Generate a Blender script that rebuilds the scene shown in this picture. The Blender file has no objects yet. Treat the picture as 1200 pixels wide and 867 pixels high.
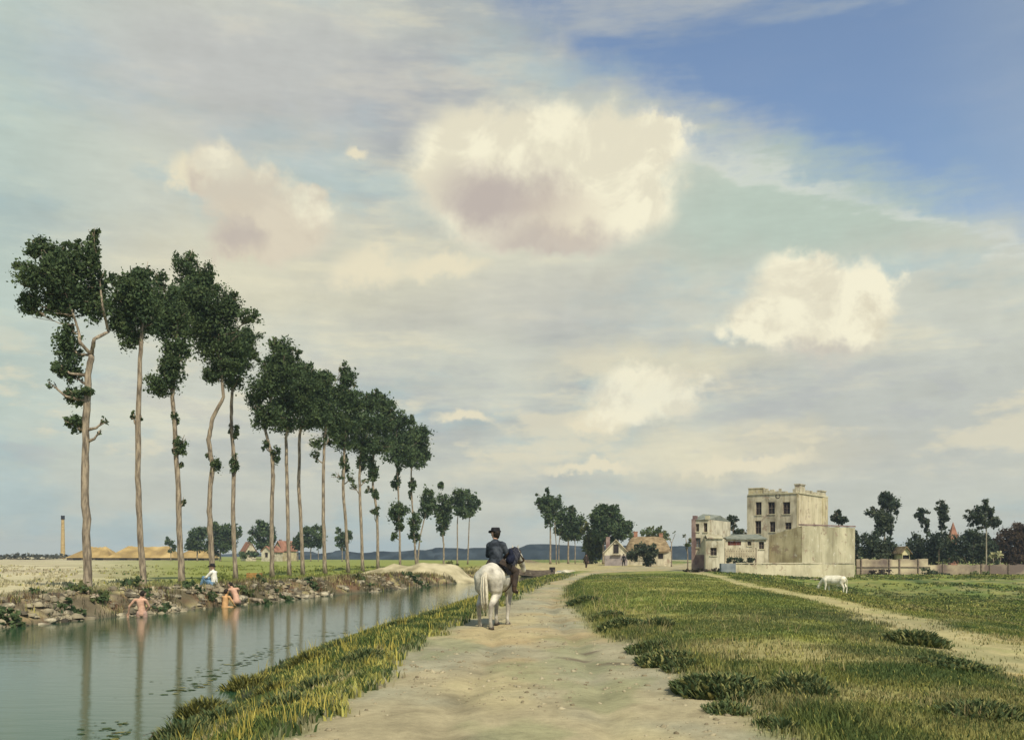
import bpy, bmesh, math, random
import numpy as np
from mathutils import Vector, Matrix

random.seed(7)
rng = np.random.default_rng(11)
scn = bpy.context.scene
COL = scn.collection
F = 1167.0            # focal length in photo pixels (35 mm lens on a 36 mm sensor, 1200 px wide)
HZ = 650.0            # horizon row of the photo
EYE = 1.6             # eye height over the path


def at(px, d):
    """x of something seen in column px at distance d"""
    return (px - 600.0) / F * d


def zat(py, d):
    return EYE + (HZ - py) / F * d


# ------------------------------------------------------------------ object helpers
def put(o, parent=None):
    COL.objects.link(o)
    if parent is not None:
        o.parent = parent
    return o


def tag(o, label=None, cat=None, group=None, kind=None):
    if label:
        o['label'] = label
    if cat:
        o['category'] = cat
    if group:
        o['group'] = group
    if kind:
        o['kind'] = kind
    return o


def empty(name, loc, label, cat, group=None, rz=0.0):
    o = bpy.data.objects.new(name, None)
    o.empty_display_size = 0.3
    o.location = loc
    o.rotation_euler = (0, 0, rz)
    put(o)
    return tag(o, label, cat, group)


def mesh_np(name, verts, faces, mat, parent=None, cols=None, smooth=False, attr='tint'):
    """faces: (n,k) int array of one polygon size"""
    v = np.asarray(verts, dtype=np.float32)
    f = np.asarray(faces, dtype=np.int32)
    me = bpy.data.meshes.new(name)
    n, k = f.shape
    me.vertices.add(len(v))
    me.vertices.foreach_set('co', v.ravel())
    me.loops.add(n * k)
    me.loops.foreach_set('vertex_index', f.ravel())
    me.polygons.add(n)
    me.polygons.foreach_set('loop_start', np.arange(0, n * k, k, dtype=np.int32))
    if cols is not None:
        a = me.attributes.new(attr, 'FLOAT_COLOR', 'POINT')
        c = np.ones((len(v), 4), dtype=np.float32)
        c[:, :3] = cols
        a.data.foreach_set('color', c.ravel())
    me.update(calc_edges=True)
    me.validate()
    if smooth:
        me.polygons.foreach_set('use_smooth', np.ones(len(me.polygons), dtype=bool))
    if mat:
        me.materials.append(mat)
    return put(bpy.data.objects.new(name, me), parent)


def bm_obj(name, bm, mat, parent=None, smooth=False, bevel=0.0):
    if bevel > 0:
        bmesh.ops.bevel(bm, geom=[e for e in bm.edges if e.is_manifold and e.calc_face_angle(0) > 0.6], offset=bevel, segments=1, affect='EDGES')
    bmesh.ops.recalc_face_normals(bm, faces=bm.faces)
    me = bpy.data.meshes.new(name)
    bm.to_mesh(me)
    bm.free()
    if smooth:
        for p in me.polygons:
            p.use_smooth = True
    me.materials.append(mat)
    return put(bpy.data.objects.new(name, me), parent)


def add_box(bm, lo, hi, M=None):
    vs = [bm.verts.new((x, y, z)) for x in (lo[0], hi[0]) for y in (lo[1], hi[1]) for z in (lo[2], hi[2])]
    for q in ((0, 1, 3, 2), (4, 6, 7, 5), (0, 4, 5, 1), (2, 3, 7, 6), (0, 2, 6, 4), (1, 5, 7, 3)):
        bm.faces.new([vs[i] for i in q])
    if M is not None:
        bmesh.ops.transform(bm, matrix=M, verts=vs)
    return vs


def add_tube(bm, pts, radii, n=8, cap=True):
    pts = [Vector(p) for p in pts]
    rings = []
    ref = Vector((0, 1, 0))
    for i, p in enumerate(pts):
        d = (pts[min(i + 1, len(pts) - 1)] - pts[max(i - 1, 0)]).normalized()
        if abs(d.dot(ref)) > 0.95:
            ref = Vector((1, 0, 0))
        u = d.cross(ref).normalized()
        w = d.cross(u).normalized()
        r = radii[i]
        rings.append([bm.verts.new(p + (u * math.cos(2 * math.pi * k / n) + w * math.sin(2 * math.pi * k / n)) * r) for k in range(n)])
    for a, b in zip(rings, rings[1:]):
        for k in range(n):
            bm.faces.new((a[k], a[(k + 1) % n], b[(k + 1) % n], b[k]))
    if cap:
        bm.faces.new(rings[0][::-1])
        bm.faces.new(rings[-1])


def add_cap(bm, p0, r0, p1, r1, n=14, sq=(1, 1, 1)):
    """rounded, tapered limb piece from p0 to p1"""
    p0, p1 = Vector(p0), Vector(p1)
    L = (p1 - p0).length
    steps = max(1, int(L / (min(r0, r1) * 0.45)))
    for i in range(steps + 1):
        t = i / steps
        r = r0 + (r1 - r0) * t
        c = p0.lerp(p1, t)
        M = Matrix.Translation(c) @ Matrix.Diagonal((r * sq[0], r * sq[1], r * sq[2], 1))
        bmesh.ops.create_icosphere(bm, subdivisions=2, radius=1.0, matrix=M)


def flesh(name, segs, voxel, mat, parent=None, smooth_it=4, extra=None):
    """one continuous skin from overlapping limb pieces"""
    bm = bmesh.new()
    for s in segs:
        add_cap(bm, *s)
    me = bpy.data.meshes.new(name)
    bm.to_mesh(me)
    bm.free()
    o = put(bpy.data.objects.new(name, me))
    m = o.modifiers.new('skin', 'REMESH')
    m.mode = 'VOXEL'
    m.voxel_size = voxel
    dg = bpy.context.evaluated_depsgraph_get()
    new = bpy.data.meshes.new_from_object(o.evaluated_get(dg))
    bpy.data.objects.remove(o)
    bpy.data.meshes.remove(me)
    bm = bmesh.new()
    bm.from_mesh(new)
    for _ in range(smooth_it):
        bmesh.ops.smooth_vert(bm, verts=bm.verts, factor=0.5, use_axis_x=True, use_axis_y=True, use_axis_z=True)
    if extra:
        extra(bm)
    bm.to_mesh(new)
    bm.free()
    new.name = name
    new.materials.clear()
    new.materials.append(mat)
    new.polygons.foreach_set('use_smooth', np.ones(len(new.polygons), dtype=bool))
    return put(bpy.data.objects.new(name, new), parent)


# ------------------------------------------------------------------ noise in numpy
def _hash(ix, iy, seed):
    h = (ix.astype(np.int64) * 374761393 + iy.astype(np.int64) * 668265263 + seed * 144269) & 0x7fffffff
    h = ((h ^ (h >> 13)) * 1274126177) & 0x7fffffff
    h = h ^ (h >> 16)
    return (h & 0xffff) / 65535.0


def vnoise(x, y, seed=0):
    x = np.asarray(x, dtype=np.float64)
    y = np.asarray(y, dtype=np.float64)
    ix, iy = np.floor(x), np.floor(y)
    fx, fy = x - ix, y - iy
    fx = fx * fx * (3 - 2 * fx)
    fy = fy * fy * (3 - 2 * fy)
    a = _hash(ix, iy, seed)
    b = _hash(ix + 1, iy, seed)
    c = _hash(ix, iy + 1, seed)
    d = _hash(ix + 1, iy + 1, seed)
    return (a * (1 - fx) + b * fx) * (1 - fy) + (c * (1 - fx) + d * fx) * fy


def fbm(x, y, seed=0, oct=4):
    s, a, t = 0.0, 0.5, 0.0
    for i in range(oct):
        s = s + a * vnoise(x * 2 ** i + 17.3 * i, y * 2 ** i - 9.1 * i, seed + i)
        t += a
        a *= 0.5
    return s / t


def sst(a, b, x):
    t = np.clip((np.asarray(x, dtype=np.float64) - a) / (b - a), 0, 1)
    return t * t * (3 - 2 * t)


# ------------------------------------------------------------------ materials
def new_mat(name):
    m = bpy.data.materials.new(name)
    m.use_nodes = True
    nt = m.node_tree
    bs = nt.nodes['Principled BSDF']
    bs.inputs['Specular IOR Level'].default_value = 0.15
    return m, nt, bs


def mat_noise(name, c1, c2, scale=4.0, rough=0.85, c3=None, bump=0.0, bump_scale=30.0, stretch=(1, 1, 1), detail=6, lo=0.35, hi=0.65):
    """two (or three) tone surface, broken up by noise in the object's own space"""
    m, nt, bs = new_mat(name)
    tc = nt.nodes.new('ShaderNodeTexCoord')
    mp = nt.nodes.new('ShaderNodeMapping')
    mp.inputs['Scale'].default_value = stretch
    nt.links.new(tc.outputs['Object'], mp.inputs['Vector'])
    n = nt.nodes.new('ShaderNodeTexNoise')
    n.inputs['Scale'].default_value = scale
    n.inputs['Detail'].default_value = detail
    nt.links.new(mp.outputs['Vector'], n.inputs['Vector'])
    r = nt.nodes.new('ShaderNodeValToRGB')
    e = r.color_ramp.elements
    e[0].position, e[0].color = lo, (*c1, 1)
    e[1].position, e[1].color = hi, (*c2, 1)
    if c3:
        k = e.new((lo + hi) / 2)
        k.color = (*c3, 1)
    nt.links.new(n.outputs['Fac'], r.inputs['Fac'])
    nt.links.new(r.outputs['Color'], bs.inputs['Base Color'])
    bs.inputs['Roughness'].default_value = rough
    if bump:
        n2 = nt.nodes.new('ShaderNodeTexNoise')
        n2.inputs['Scale'].default_value = bump_scale
        n2.inputs['Detail'].default_value = 5
        nt.links.new(mp.outputs['Vector'], n2.inputs['Vector'])
        b = nt.nodes.new('ShaderNodeBump')
        b.inputs['Strength'].default_value = bump
        b.inputs['Distance'].default_value = 0.05
        nt.links.new(n2.outputs['Fac'], b.inputs['Height'])
        nt.links.new(b.outputs['Normal'], bs.inputs['Normal'])
    return m


def mat_tint(name, rough=0.9, leaf=0.0, fine=0.0, bump=0.0):
    """colour carried by the mesh (kind of plant or soil), fine grain from noise; leaf = share of light let through"""
    m, nt, bs = new_mat(name)
    a = nt.nodes.new('ShaderNodeAttribute')
    a.attribute_name = 'tint'
    out = a.outputs['Color']
    if fine:
        geo = nt.nodes.new('ShaderNodeNewGeometry')
        fac = None
        for sc, amt in ((55.0, 0.24), (11.0, 0.34), (2.2, 0.26), (0.5, 0.22)):
            n = nt.nodes.new('ShaderNodeTexNoise')
            n.inputs['Scale'].default_value = sc
            n.inputs['Detail'].default_value = 5
            n.inputs['Roughness'].default_value = 0.65
            nt.links.new(geo.outputs['Position'], n.inputs['Vector'])
            mul = nt.nodes.new('ShaderNodeMath')
            mul.operation = 'MULTIPLY'
            mul.inputs[1].default_value = amt
            nt.links.new(n.outputs['Fac'], mul.inputs[0])
            if fac is None:
                fac = mul.outputs[0]
            else:
                ad = nt.nodes.new('ShaderNodeMath')
                nt.links.new(fac, ad.inputs[0])
                nt.links.new(mul.outputs[0], ad.inputs[1])
                fac = ad.outputs[0]
        mr = nt.nodes.new('ShaderNodeMapRange')
        mr.inputs['From Min'].default_value = 0.3
        mr.inputs['From Max'].default_value = 0.7
        mr.inputs['To Min'].default_value = 1 - fine
        mr.inputs['To Max'].default_value = 1 + fine
        nt.links.new(fac, mr.inputs['Value'])
        vm = nt.nodes.new('ShaderNodeVectorMath')
        vm.operation = 'SCALE'
        nt.links.new(out, vm.inputs[0])
        nt.links.new(mr.outputs['Result'], vm.inputs['Scale'])
        out = vm.outputs['Vector']
        if bump:
            b = nt.nodes.new('ShaderNodeBump')
            b.inputs['Strength'].default_value = bump
            b.inputs['Distance'].default_value = 0.06
            nt.links.new(fac, b.inputs['Height'])
            nt.links.new(b.outputs['Normal'], bs.inputs['Normal'])
    nt.links.new(out, bs.inputs['Base Color'])
    bs.inputs['Roughness'].default_value = rough
    bs.inputs['Specular IOR Level'].default_value = 0.06
    if leaf:
        tr = nt.nodes.new('ShaderNodeBsdfTranslucent')
        nt.links.new(out, tr.inputs['Color'])
        mx = nt.nodes.new('ShaderNodeMixShader')
        mx.inputs[0].default_value = leaf
        nt.links.new(bs.outputs[0], mx.inputs[1])
        nt.links.new(tr.outputs[0], mx.inputs[2])
        nt.links.new(mx.outputs[0], nt.nodes['Material Output'].inputs['Surface'])
    return m


M_ground = mat_tint('soil_and_turf', 0.95, fine=0.42, bump=0.55)
M_blade = mat_tint('grass_blade', 0.7, leaf=0.25)
M_leaf = mat_tint('tree_leaf', 0.6, leaf=0.30)
M_bark = mat_noise('bark', (0.13, 0.105, 0.076), (0.40, 0.325, 0.225), 3.0, 0.9, (0.26, 0.21, 0.148), 0.6, 12, (3, 3, 0.6))
M_bark_pale = mat_noise('pale_bark', (0.20, 0.17, 0.12), (0.42, 0.37, 0.27), 3.0, 0.9, None, 0.4, 10, (3, 3, 0.8))
M_plaster = mat_noise('old_plaster', (0.30, 0.265, 0.18), (0.62, 0.555, 0.385), 0.55, 0.9, (0.50, 0.45, 0.315), 0.35, 9, detail=9, lo=0.34, hi=0.66)
M_plaster_warm = mat_noise('ochre_render', (0.36, 0.295, 0.165), (0.62, 0.53, 0.32), 0.5, 0.9, (0.50, 0.43, 0.255), 0.35, 9, detail=9, lo=0.34, hi=0.66)
M_plaster_grey = mat_noise('grey_green_render', (0.36, 0.325, 0.205), (0.62, 0.56, 0.375), 0.35, 0.9, (0.51, 0.465, 0.305), 0.35, 9, detail=9, lo=0.34, hi=0.66)
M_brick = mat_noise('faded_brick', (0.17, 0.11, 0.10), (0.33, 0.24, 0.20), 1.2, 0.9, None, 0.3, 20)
M_slate_shade = mat_noise('slate_and_wall_shade', (0.15, 0.175, 0.19), (0.27, 0.29, 0.28), 1.0, 0.85, None, 0.3, 12)
M_roof_green = mat_noise('lichened_slate', (0.14, 0.16, 0.13), (0.27, 0.28, 0.22), 1.5, 0.85)
M_tile = mat_noise('red_tile', (0.22, 0.10, 0.065), (0.37, 0.19, 0.12), 0.9, 0.9, None, 0.3, 8)
M_ochre_roof = mat_noise('ochre_thatch', (0.26, 0.18, 0.07), (0.50, 0.36, 0.15), 0.22, 0.95, (0.38, 0.265, 0.10), 0.4, 6, (1, 1, 2))
M_thatch = mat_noise('brown_thatch', (0.16, 0.115, 0.06), (0.33, 0.25, 0.14), 1.5, 0.95, (0.24, 0.175, 0.095), 0.5, 9, (1, 1, 2.5))
M_white = mat_noise('limewash', (0.36, 0.32, 0.22), (0.68, 0.62, 0.45), 0.7, 0.9, (0.56, 0.51, 0.365), 0.35, 9, detail=9, lo=.32, hi=.64)
M_dark = mat_noise('dark_interior', (0.012, 0.010, 0.009), (0.05, 0.04, 0.035), 2.0, 0.7)
M_redwood = mat_noise('red_brown_boards', (0.10, 0.028, 0.018), (0.17, 0.05, 0.03), 2.0, 0.8)
M_wood = mat_noise('weathered_wood', (0.10, 0.075, 0.055), (0.24, 0.19, 0.14), 2.5, 0.9, None, 0.3, 10, (1, 1, 6))
M_woodpale = mat_noise('pale_boards', (0.34, 0.29, 0.19), (0.54, 0.47, 0.31), 1.5, 0.9, None, 0.3, 10)
M_stone = mat_noise('bank_stone', (0.10, 0.085, 0.06), (0.50, 0.44, 0.30), 1.6, 0.95, (0.25, 0.22, 0.15), 0.9, 9, detail=9)
M_horse = mat_noise('grey_white_coat', (0.27, 0.245, 0.195), (0.72, 0.67, 0.54), 4.5, 0.8, (0.54, 0.50, 0.40), 0.35, 45, lo=0.3, hi=0.66, detail=9)
_nt = M_horse.node_tree            # a grey horse: dark lower legs, muddy to the knee
_b = _nt.nodes['Principled BSDF']
_src = _b.inputs['Base Color'].links[0].from_socket
_tc = _nt.nodes.new('ShaderNodeTexCoord')
_sp = _nt.nodes.new('ShaderNodeSeparateXYZ')
_nt.links.new(_tc.outputs['Object'], _sp.inputs[0])
_mr = _nt.nodes.new('ShaderNodeMapRange')
_mr.interpolation_type = 'SMOOTHSTEP'
_mr.inputs['From Min'].default_value, _mr.inputs['From Max'].default_value = 0.85, 0.30
_nt.links.new(_sp.outputs[2], _mr.inputs['Value'])
_nn = _nt.nodes.new('ShaderNodeTexNoise')
_nn.inputs['Scale'].default_value = 7
_nt.links.new(_tc.outputs['Object'], _nn.inputs['Vector'])
_mm = _nt.nodes.new('ShaderNodeMath')
_mm.operation = 'MULTIPLY'
_nt.links.new(_mr.outputs[0], _mm.inputs[0])
_nt.links.new(_nn.outputs['Fac'], _mm.inputs[1])
_mx = _nt.nodes.new('ShaderNodeMix')
_mx.data_type = 'RGBA'
_nt.links.new(_mm.outputs[0], _mx.inputs['Factor'])
_nt.links.new(_src, _mx.inputs[6])
_mx.inputs[7].default_value = (0.15, 0.125, 0.095, 1)
_nt.links.new(_mx.outputs[2], _b.inputs['Base Color'])
M_horse_dark = mat_noise('dark_horse_hair', (0.018, 0.02, 0.03), (0.06, 0.06, 0.07), 14, 0.8)
M_horse_tail = mat_noise('pale_horse_hair', (0.40, 0.36, 0.26), (0.72, 0.66, 0.50), 14, 0.8, stretch=(4, 4, 0.6))
M_hoof = mat_noise('hoof', (0.05, 0.04, 0.03), (0.11, 0.09, 0.07), 10, 0.6)
M_cow = mat_noise('cream_hide', (0.56, 0.51, 0.36), (0.84, 0.79, 0.62), 3.0, 0.75)
M_skin = mat_noise('skin', (0.50, 0.29, 0.19), (0.62, 0.38, 0.26), 6, 0.55)
M_skin_tan = mat_noise('tanned_skin', (0.52, 0.29, 0.12), (0.62, 0.37, 0.17), 6, 0.55)
M_hair = mat_noise('dark_hair', (0.012, 0.01, 0.008), (0.04, 0.03, 0.02), 20, 0.6)
M_coat = mat_noise('blue_grey_cloth', (0.020, 0.024, 0.030), (0.075, 0.086, 0.098), 7, 0.95, (0.045, 0.053, 0.064), 0.5, 16)
M_trous = mat_noise('brown_cloth', (0.035, 0.027, 0.022), (0.08, 0.06, 0.045), 8, 0.9)
M_blue = mat_noise('blue_cloth', (0.09, 0.17, 0.27), (0.20, 0.32, 0.43), 6, 0.9)
M_shirt = mat_noise('white_cloth', (0.60, 0.58, 0.48), (0.82, 0.79, 0.68), 6, 0.9)
M_black = mat_noise('black_felt', (0.010, 0.010, 0.012), (0.03, 0.03, 0.032), 10, 0.85)
M_leather = mat_noise('leather', (0.03, 0.02, 0.014), (0.08, 0.05, 0.03), 12, 0.6)


def weathered(m, bare=(0.30, 0.215, 0.15), amount=0.7):
    """rain streaks down the render, soot, and places where it has fallen off the masonry"""
    nt = m.node_tree
    b = nt.nodes['Principled BSDF']
    src = b.inputs['Base Color'].links[0].from_socket
    tc = nt.nodes.new('ShaderNodeTexCoord')

    def nz(scale, stretch, lo, hi, off):
        mp = nt.nodes.new('ShaderNodeMapping')
        mp.inputs['Scale'].default_value = stretch
        mp.inputs['Location'].default_value = off
        nt.links.new(tc.outputs['Object'], mp.inputs['Vector'])
        n = nt.nodes.new('ShaderNodeTexNoise')
        n.inputs['Scale'].default_value = scale
        n.inputs['Detail'].default_value = 8
        n.inputs['Roughness'].default_value = 0.65
        nt.links.new(mp.outputs['Vector'], n.inputs['Vector'])
        r = nt.nodes.new('ShaderNodeMapRange')
        r.inputs['From Min'].default_value, r.inputs['From Max'].default_value = lo, hi
        nt.links.new(n.outputs['Fac'], r.inputs['Value'])
        return r.outputs['Result']

    def blend(a, colour, fac, mode='MIX', k=1.0):
        mu = nt.nodes.new('ShaderNodeMath')
        mu.operation = 'MULTIPLY'
        nt.links.new(fac, mu.inputs[0])
        mu.inputs[1].default_value = k
        x = nt.nodes.new('ShaderNodeMix')
        x.data_type = 'RGBA'
        x.blend_type = mode
        nt.links.new(mu.outputs[0], x.inputs['Factor'])
        nt.links.new(a, x.inputs[6])
        x.inputs[7].default_value = (*colour, 1)
        return x.outputs[2]

    c = blend(src, (0.48, 0.44, 0.38), nz(1.1, (2.2, 2.2, 0.35), 0.48, 0.66, (3, 1, 2)), 'MULTIPLY', amount)
    c = blend(c, bare, nz(0.85, (1, 1, 1.3), 0.585, 0.625, (7, 2, 5)), 'MIX', 0.75)
    c = blend(c, (0.66, 0.62, 0.48), nz(1.6, (1, 1, 1), 0.60, 0.66, (1, 8, 3)), 'MIX', 0.6)
    nt.links.new(c, b.inputs['Base Color'])


for _m in (M_plaster, M_white, M_plaster_warm):
    weathered(_m)
weathered(M_plaster_grey, amount=0.4)
# ================================================================== TERRAIN
WATER = -0.6
_XR = np.array([(-20, -4.0), (6, -4.6), (13.5, -5.0), (18.3, -5.5), (23.8, -5.5), (29.5, -4.6), (39.5, -3.6), (60, -2.0), (98, 3.0), (118, 6.0)])
_XL = np.array([(-20, -32.0), (6, -22.5), (29, -15.2), (41.4, -12.06), (54.6, -9.2), (75.5, -4.3), (98, 0.8), (118, 5.0)])
_PL = np.array([(-20, -3.2), (5, -2.3), (9.3, -2.05), (12.4, -1.75), (17, -1.6), (21.5, -1.5), (24, -1.25), (34, -0.3), (58, 2.0), (78, 4.6), (100, 8.0), (130, 14), (170, 26), (240, 44)])
_PR = np.array([(-20, 3.2), (5, 2.9), (9.8, 2.5), (15, 2.15), (20.7, 1.8), (34, 1.9), (47, 2.4), (57, 3.6), (80, 6.4), (92, 9.0), (98, 14), (104, 20), (130, 24), (170, 36), (240, 52)])
_TR = np.array([(-20, 2), (8, 5.2), (13.3, 7.0), (25, 9.4), (35, 10.7), (50, 11.9), (75, 15.2), (93, 17.2), (104, 19.5)])


def curve(tab, y):
    return np.interp(y, tab[:, 0], tab[:, 1])


def ragged(x, y):
    return (fbm(x * 0.9, y * 0.9, 3, 4) - 0.5) * 1.3


def height(x, y):
    x = np.asarray(x, dtype=np.float64)
    y = np.asarray(y, dtype=np.float64)
    xr, xl = curve(_XR, y), curve(_XL, y)
    tr = curve(_TR, y)
    fade = 1 - sst(112, 120, y)                       # the canal ends beyond the bend
    near = np.exp(-np.hypot(x, y) / 60.0)
    h = (fbm(x * 0.35, y * 0.35, 5, 4) - 0.5) * 0.16 + (fbm(x * 1.7, y * 1.7, 8, 3) - 0.5) * 0.07 * near
    onpath = sst(-0.5, 0.4, x - curve(_PL, y)) * sst(-0.5, 0.4, curve(_PR, y) - x)
    h = h * (1 - 0.6 * onpath) + (fbm(x * 4.2, y * 4.2, 12, 2) - 0.5) * 0.024 * onpath * np.exp(-np.hypot(x, y) / 30.0)
    # wheel ruts on the path
    mid = (curve(_PL, y) + curve(_PR, y)) / 2
    for off in (-0.75, 0.8):
        h = h - 0.055 * np.exp(-((x - mid - off + 0.2 * np.sin(y * 0.25)) / 0.16) ** 2) * onpath
    # meadow to the right: slight swell beside the path, then a gentle fall beyond the sandy track
    swell = (sst(0.0, 3.0, x - curve(_PR, y)) + 0.9 * sst(-.1, .7, x - curve(_PR, y))) * (1 - sst(-3.0, 2.0, x - tr)) * (1 - sst(60, 95, y))
    h = h + 0.13 * swell
    h = h - 1.6 * sst(0.0, 1.0, (x - tr - 0.4) / 12.0) * (1 - 0.62 * sst(70, 92, y)) * (1 - sst(150, 260, y))
    h = h - 0.05 * np.exp(-((x - tr) / 0.8) ** 2)
    # canal bed and banks
    wob = (fbm(x * 0.6, y * 0.6, 21, 3) - 0.5) * 0.9
    sr = x - xr + wob * 0.6
    sl = xl - x + wob * 0.5
    verge = np.clip(curve(_PL, y) - xr, 1.2, 3.4)
    br = -0.78 * (1 - sst(0.0, 1.0, sr / verge * 0.95))
    bl = -0.78 * (1 - sst(0.0, 1.0, sl / 1.5))
    inside = np.minimum(-sr, -sl)
    bed = -0.78 - 0.62 * sst(0, 1.4, inside)
    bank = np.where(sr > 0, br, np.where(sl > 0, bl, bed))
    h = h * np.where(bank < -0.5, 0.45, 1.0) + bank * fade
    # earth lip along the far bank, and the rubble it carries
    lip = np.exp(-((sl - 1.9) / 0.7) ** 2) * (0.10 + 0.26 * fbm(x * 1.3, y * 1.3, 40, 3)) * fade * (1 - sst(62, 80, y))
    h = h + lip
    h = h - 0.12 * sst(3.0, 9.0, sl) * (1 - sst(25, 60, sl))
    return h


def hz1(x, y):
    return float(height(np.array([x]), np.array([y]))[0])


DIRT = np.array((0.350, 0.300, 0.178))
DIRT2 = np.array((0.385, 0.300, 0.158))
DIRT3 = np.array((0.295, 0.285, 0.195))
SAND = np.array((0.445, 0.378, 0.198))
GREEN = np.array((0.150, 0.188, 0.046))
GDARK = np.array((0.070, 0.105, 0.036))
GYEL = np.array((0.290, 0.270, 0.075))
STRAW = np.array((0.345, 0.290, 0.135))
EARTH = np.array((0.17, 0.135, 0.085))

PATCH = [  # x, y, rx, ry, colour, strength: kinds of vegetation and bare spots that differ on the meadow
    (3.5, 15.0, 1.6, 1.5, STRAW, 0.85), (4.6, 13.4, 1.5, 0.9, STRAW, 0.75), (3.2, 10.6, 1.5, 0.8, STRAW, 0.7), (5.0, 10.2, 1.3, 0.7, STRAW, 0.55),
    (6.0, 16.0, 1.3, 1.6, STRAW, 0.45), (5.2, 20.0, 1.6, 2.2, STRAW, 0.35), (2.6, 20.5, 0.7, 2.0, STRAW, 0.55), (8.4, 19.0, 1.6, 2.4, STRAW, 0.5),
    (7.6, 22.5, 2.0, 2.2, EARTH, 0.30), (6.6, 12.3, 0.5, 0.5, DIRT2, 0.7),
    (4.9, 12.0, 1.3, 0.8, GDARK, 0.8), (6.0, 14.0, 1.5, 1.2, GDARK, 0.7), (4.0, 19.0, 1.6, 2.6, GDARK, 0.55), (5.6, 25.0, 2.2, 3.5, GDARK, 0.5),
    (6.2, 10.8, 1.0, 0.6, GDARK, 0.8), (8.2, 30.0, 2.0, 3.0, GREEN, 0.6), (4.2, 32.0, 2.2, 7.0, GREEN, 0.5), (3.6, 42.0, 1.2, 7.0, GDARK, 0.35),
    (15.0, 45.0, 3.0, 8.0, GYEL, 0.5), (22.0, 62.0, 6.0, 10.0, GYEL, 0.45), (18.0, 70.0, 5.0, 6.0, GREEN, 0.6), (30.0, 75.0, 8.0, 14.0, GDARK, 0.35), (14.0, 31.0, 3.0, 3.5, STRAW, 0.45),
    (-2.45, 13.1, .55, .9, SAND, .9), (-2.6, 11.0, .6, .7, SAND, .9), (-2.3, 16.2, .4, .8, SAND, .8), (-3.2, 15.0, .4, .6, STRAW, .7), (-3.6, 19.5, .4, .9, GYEL, .8), (-3.0, 9.6, .6, .5, SAND, .8), (-3.7, 13.2, .4, .5, GYEL, .8), (-2.8, 26.0, .4, 2.5, GYEL, .7),
    (9.5, 18.5, 1.2, 1.6, DIRT2, 0.45), (6.7, 12.9, 0.35, 0.35, np.array((0.42, 0.26, 0.06)), 0.7),
]


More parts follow.
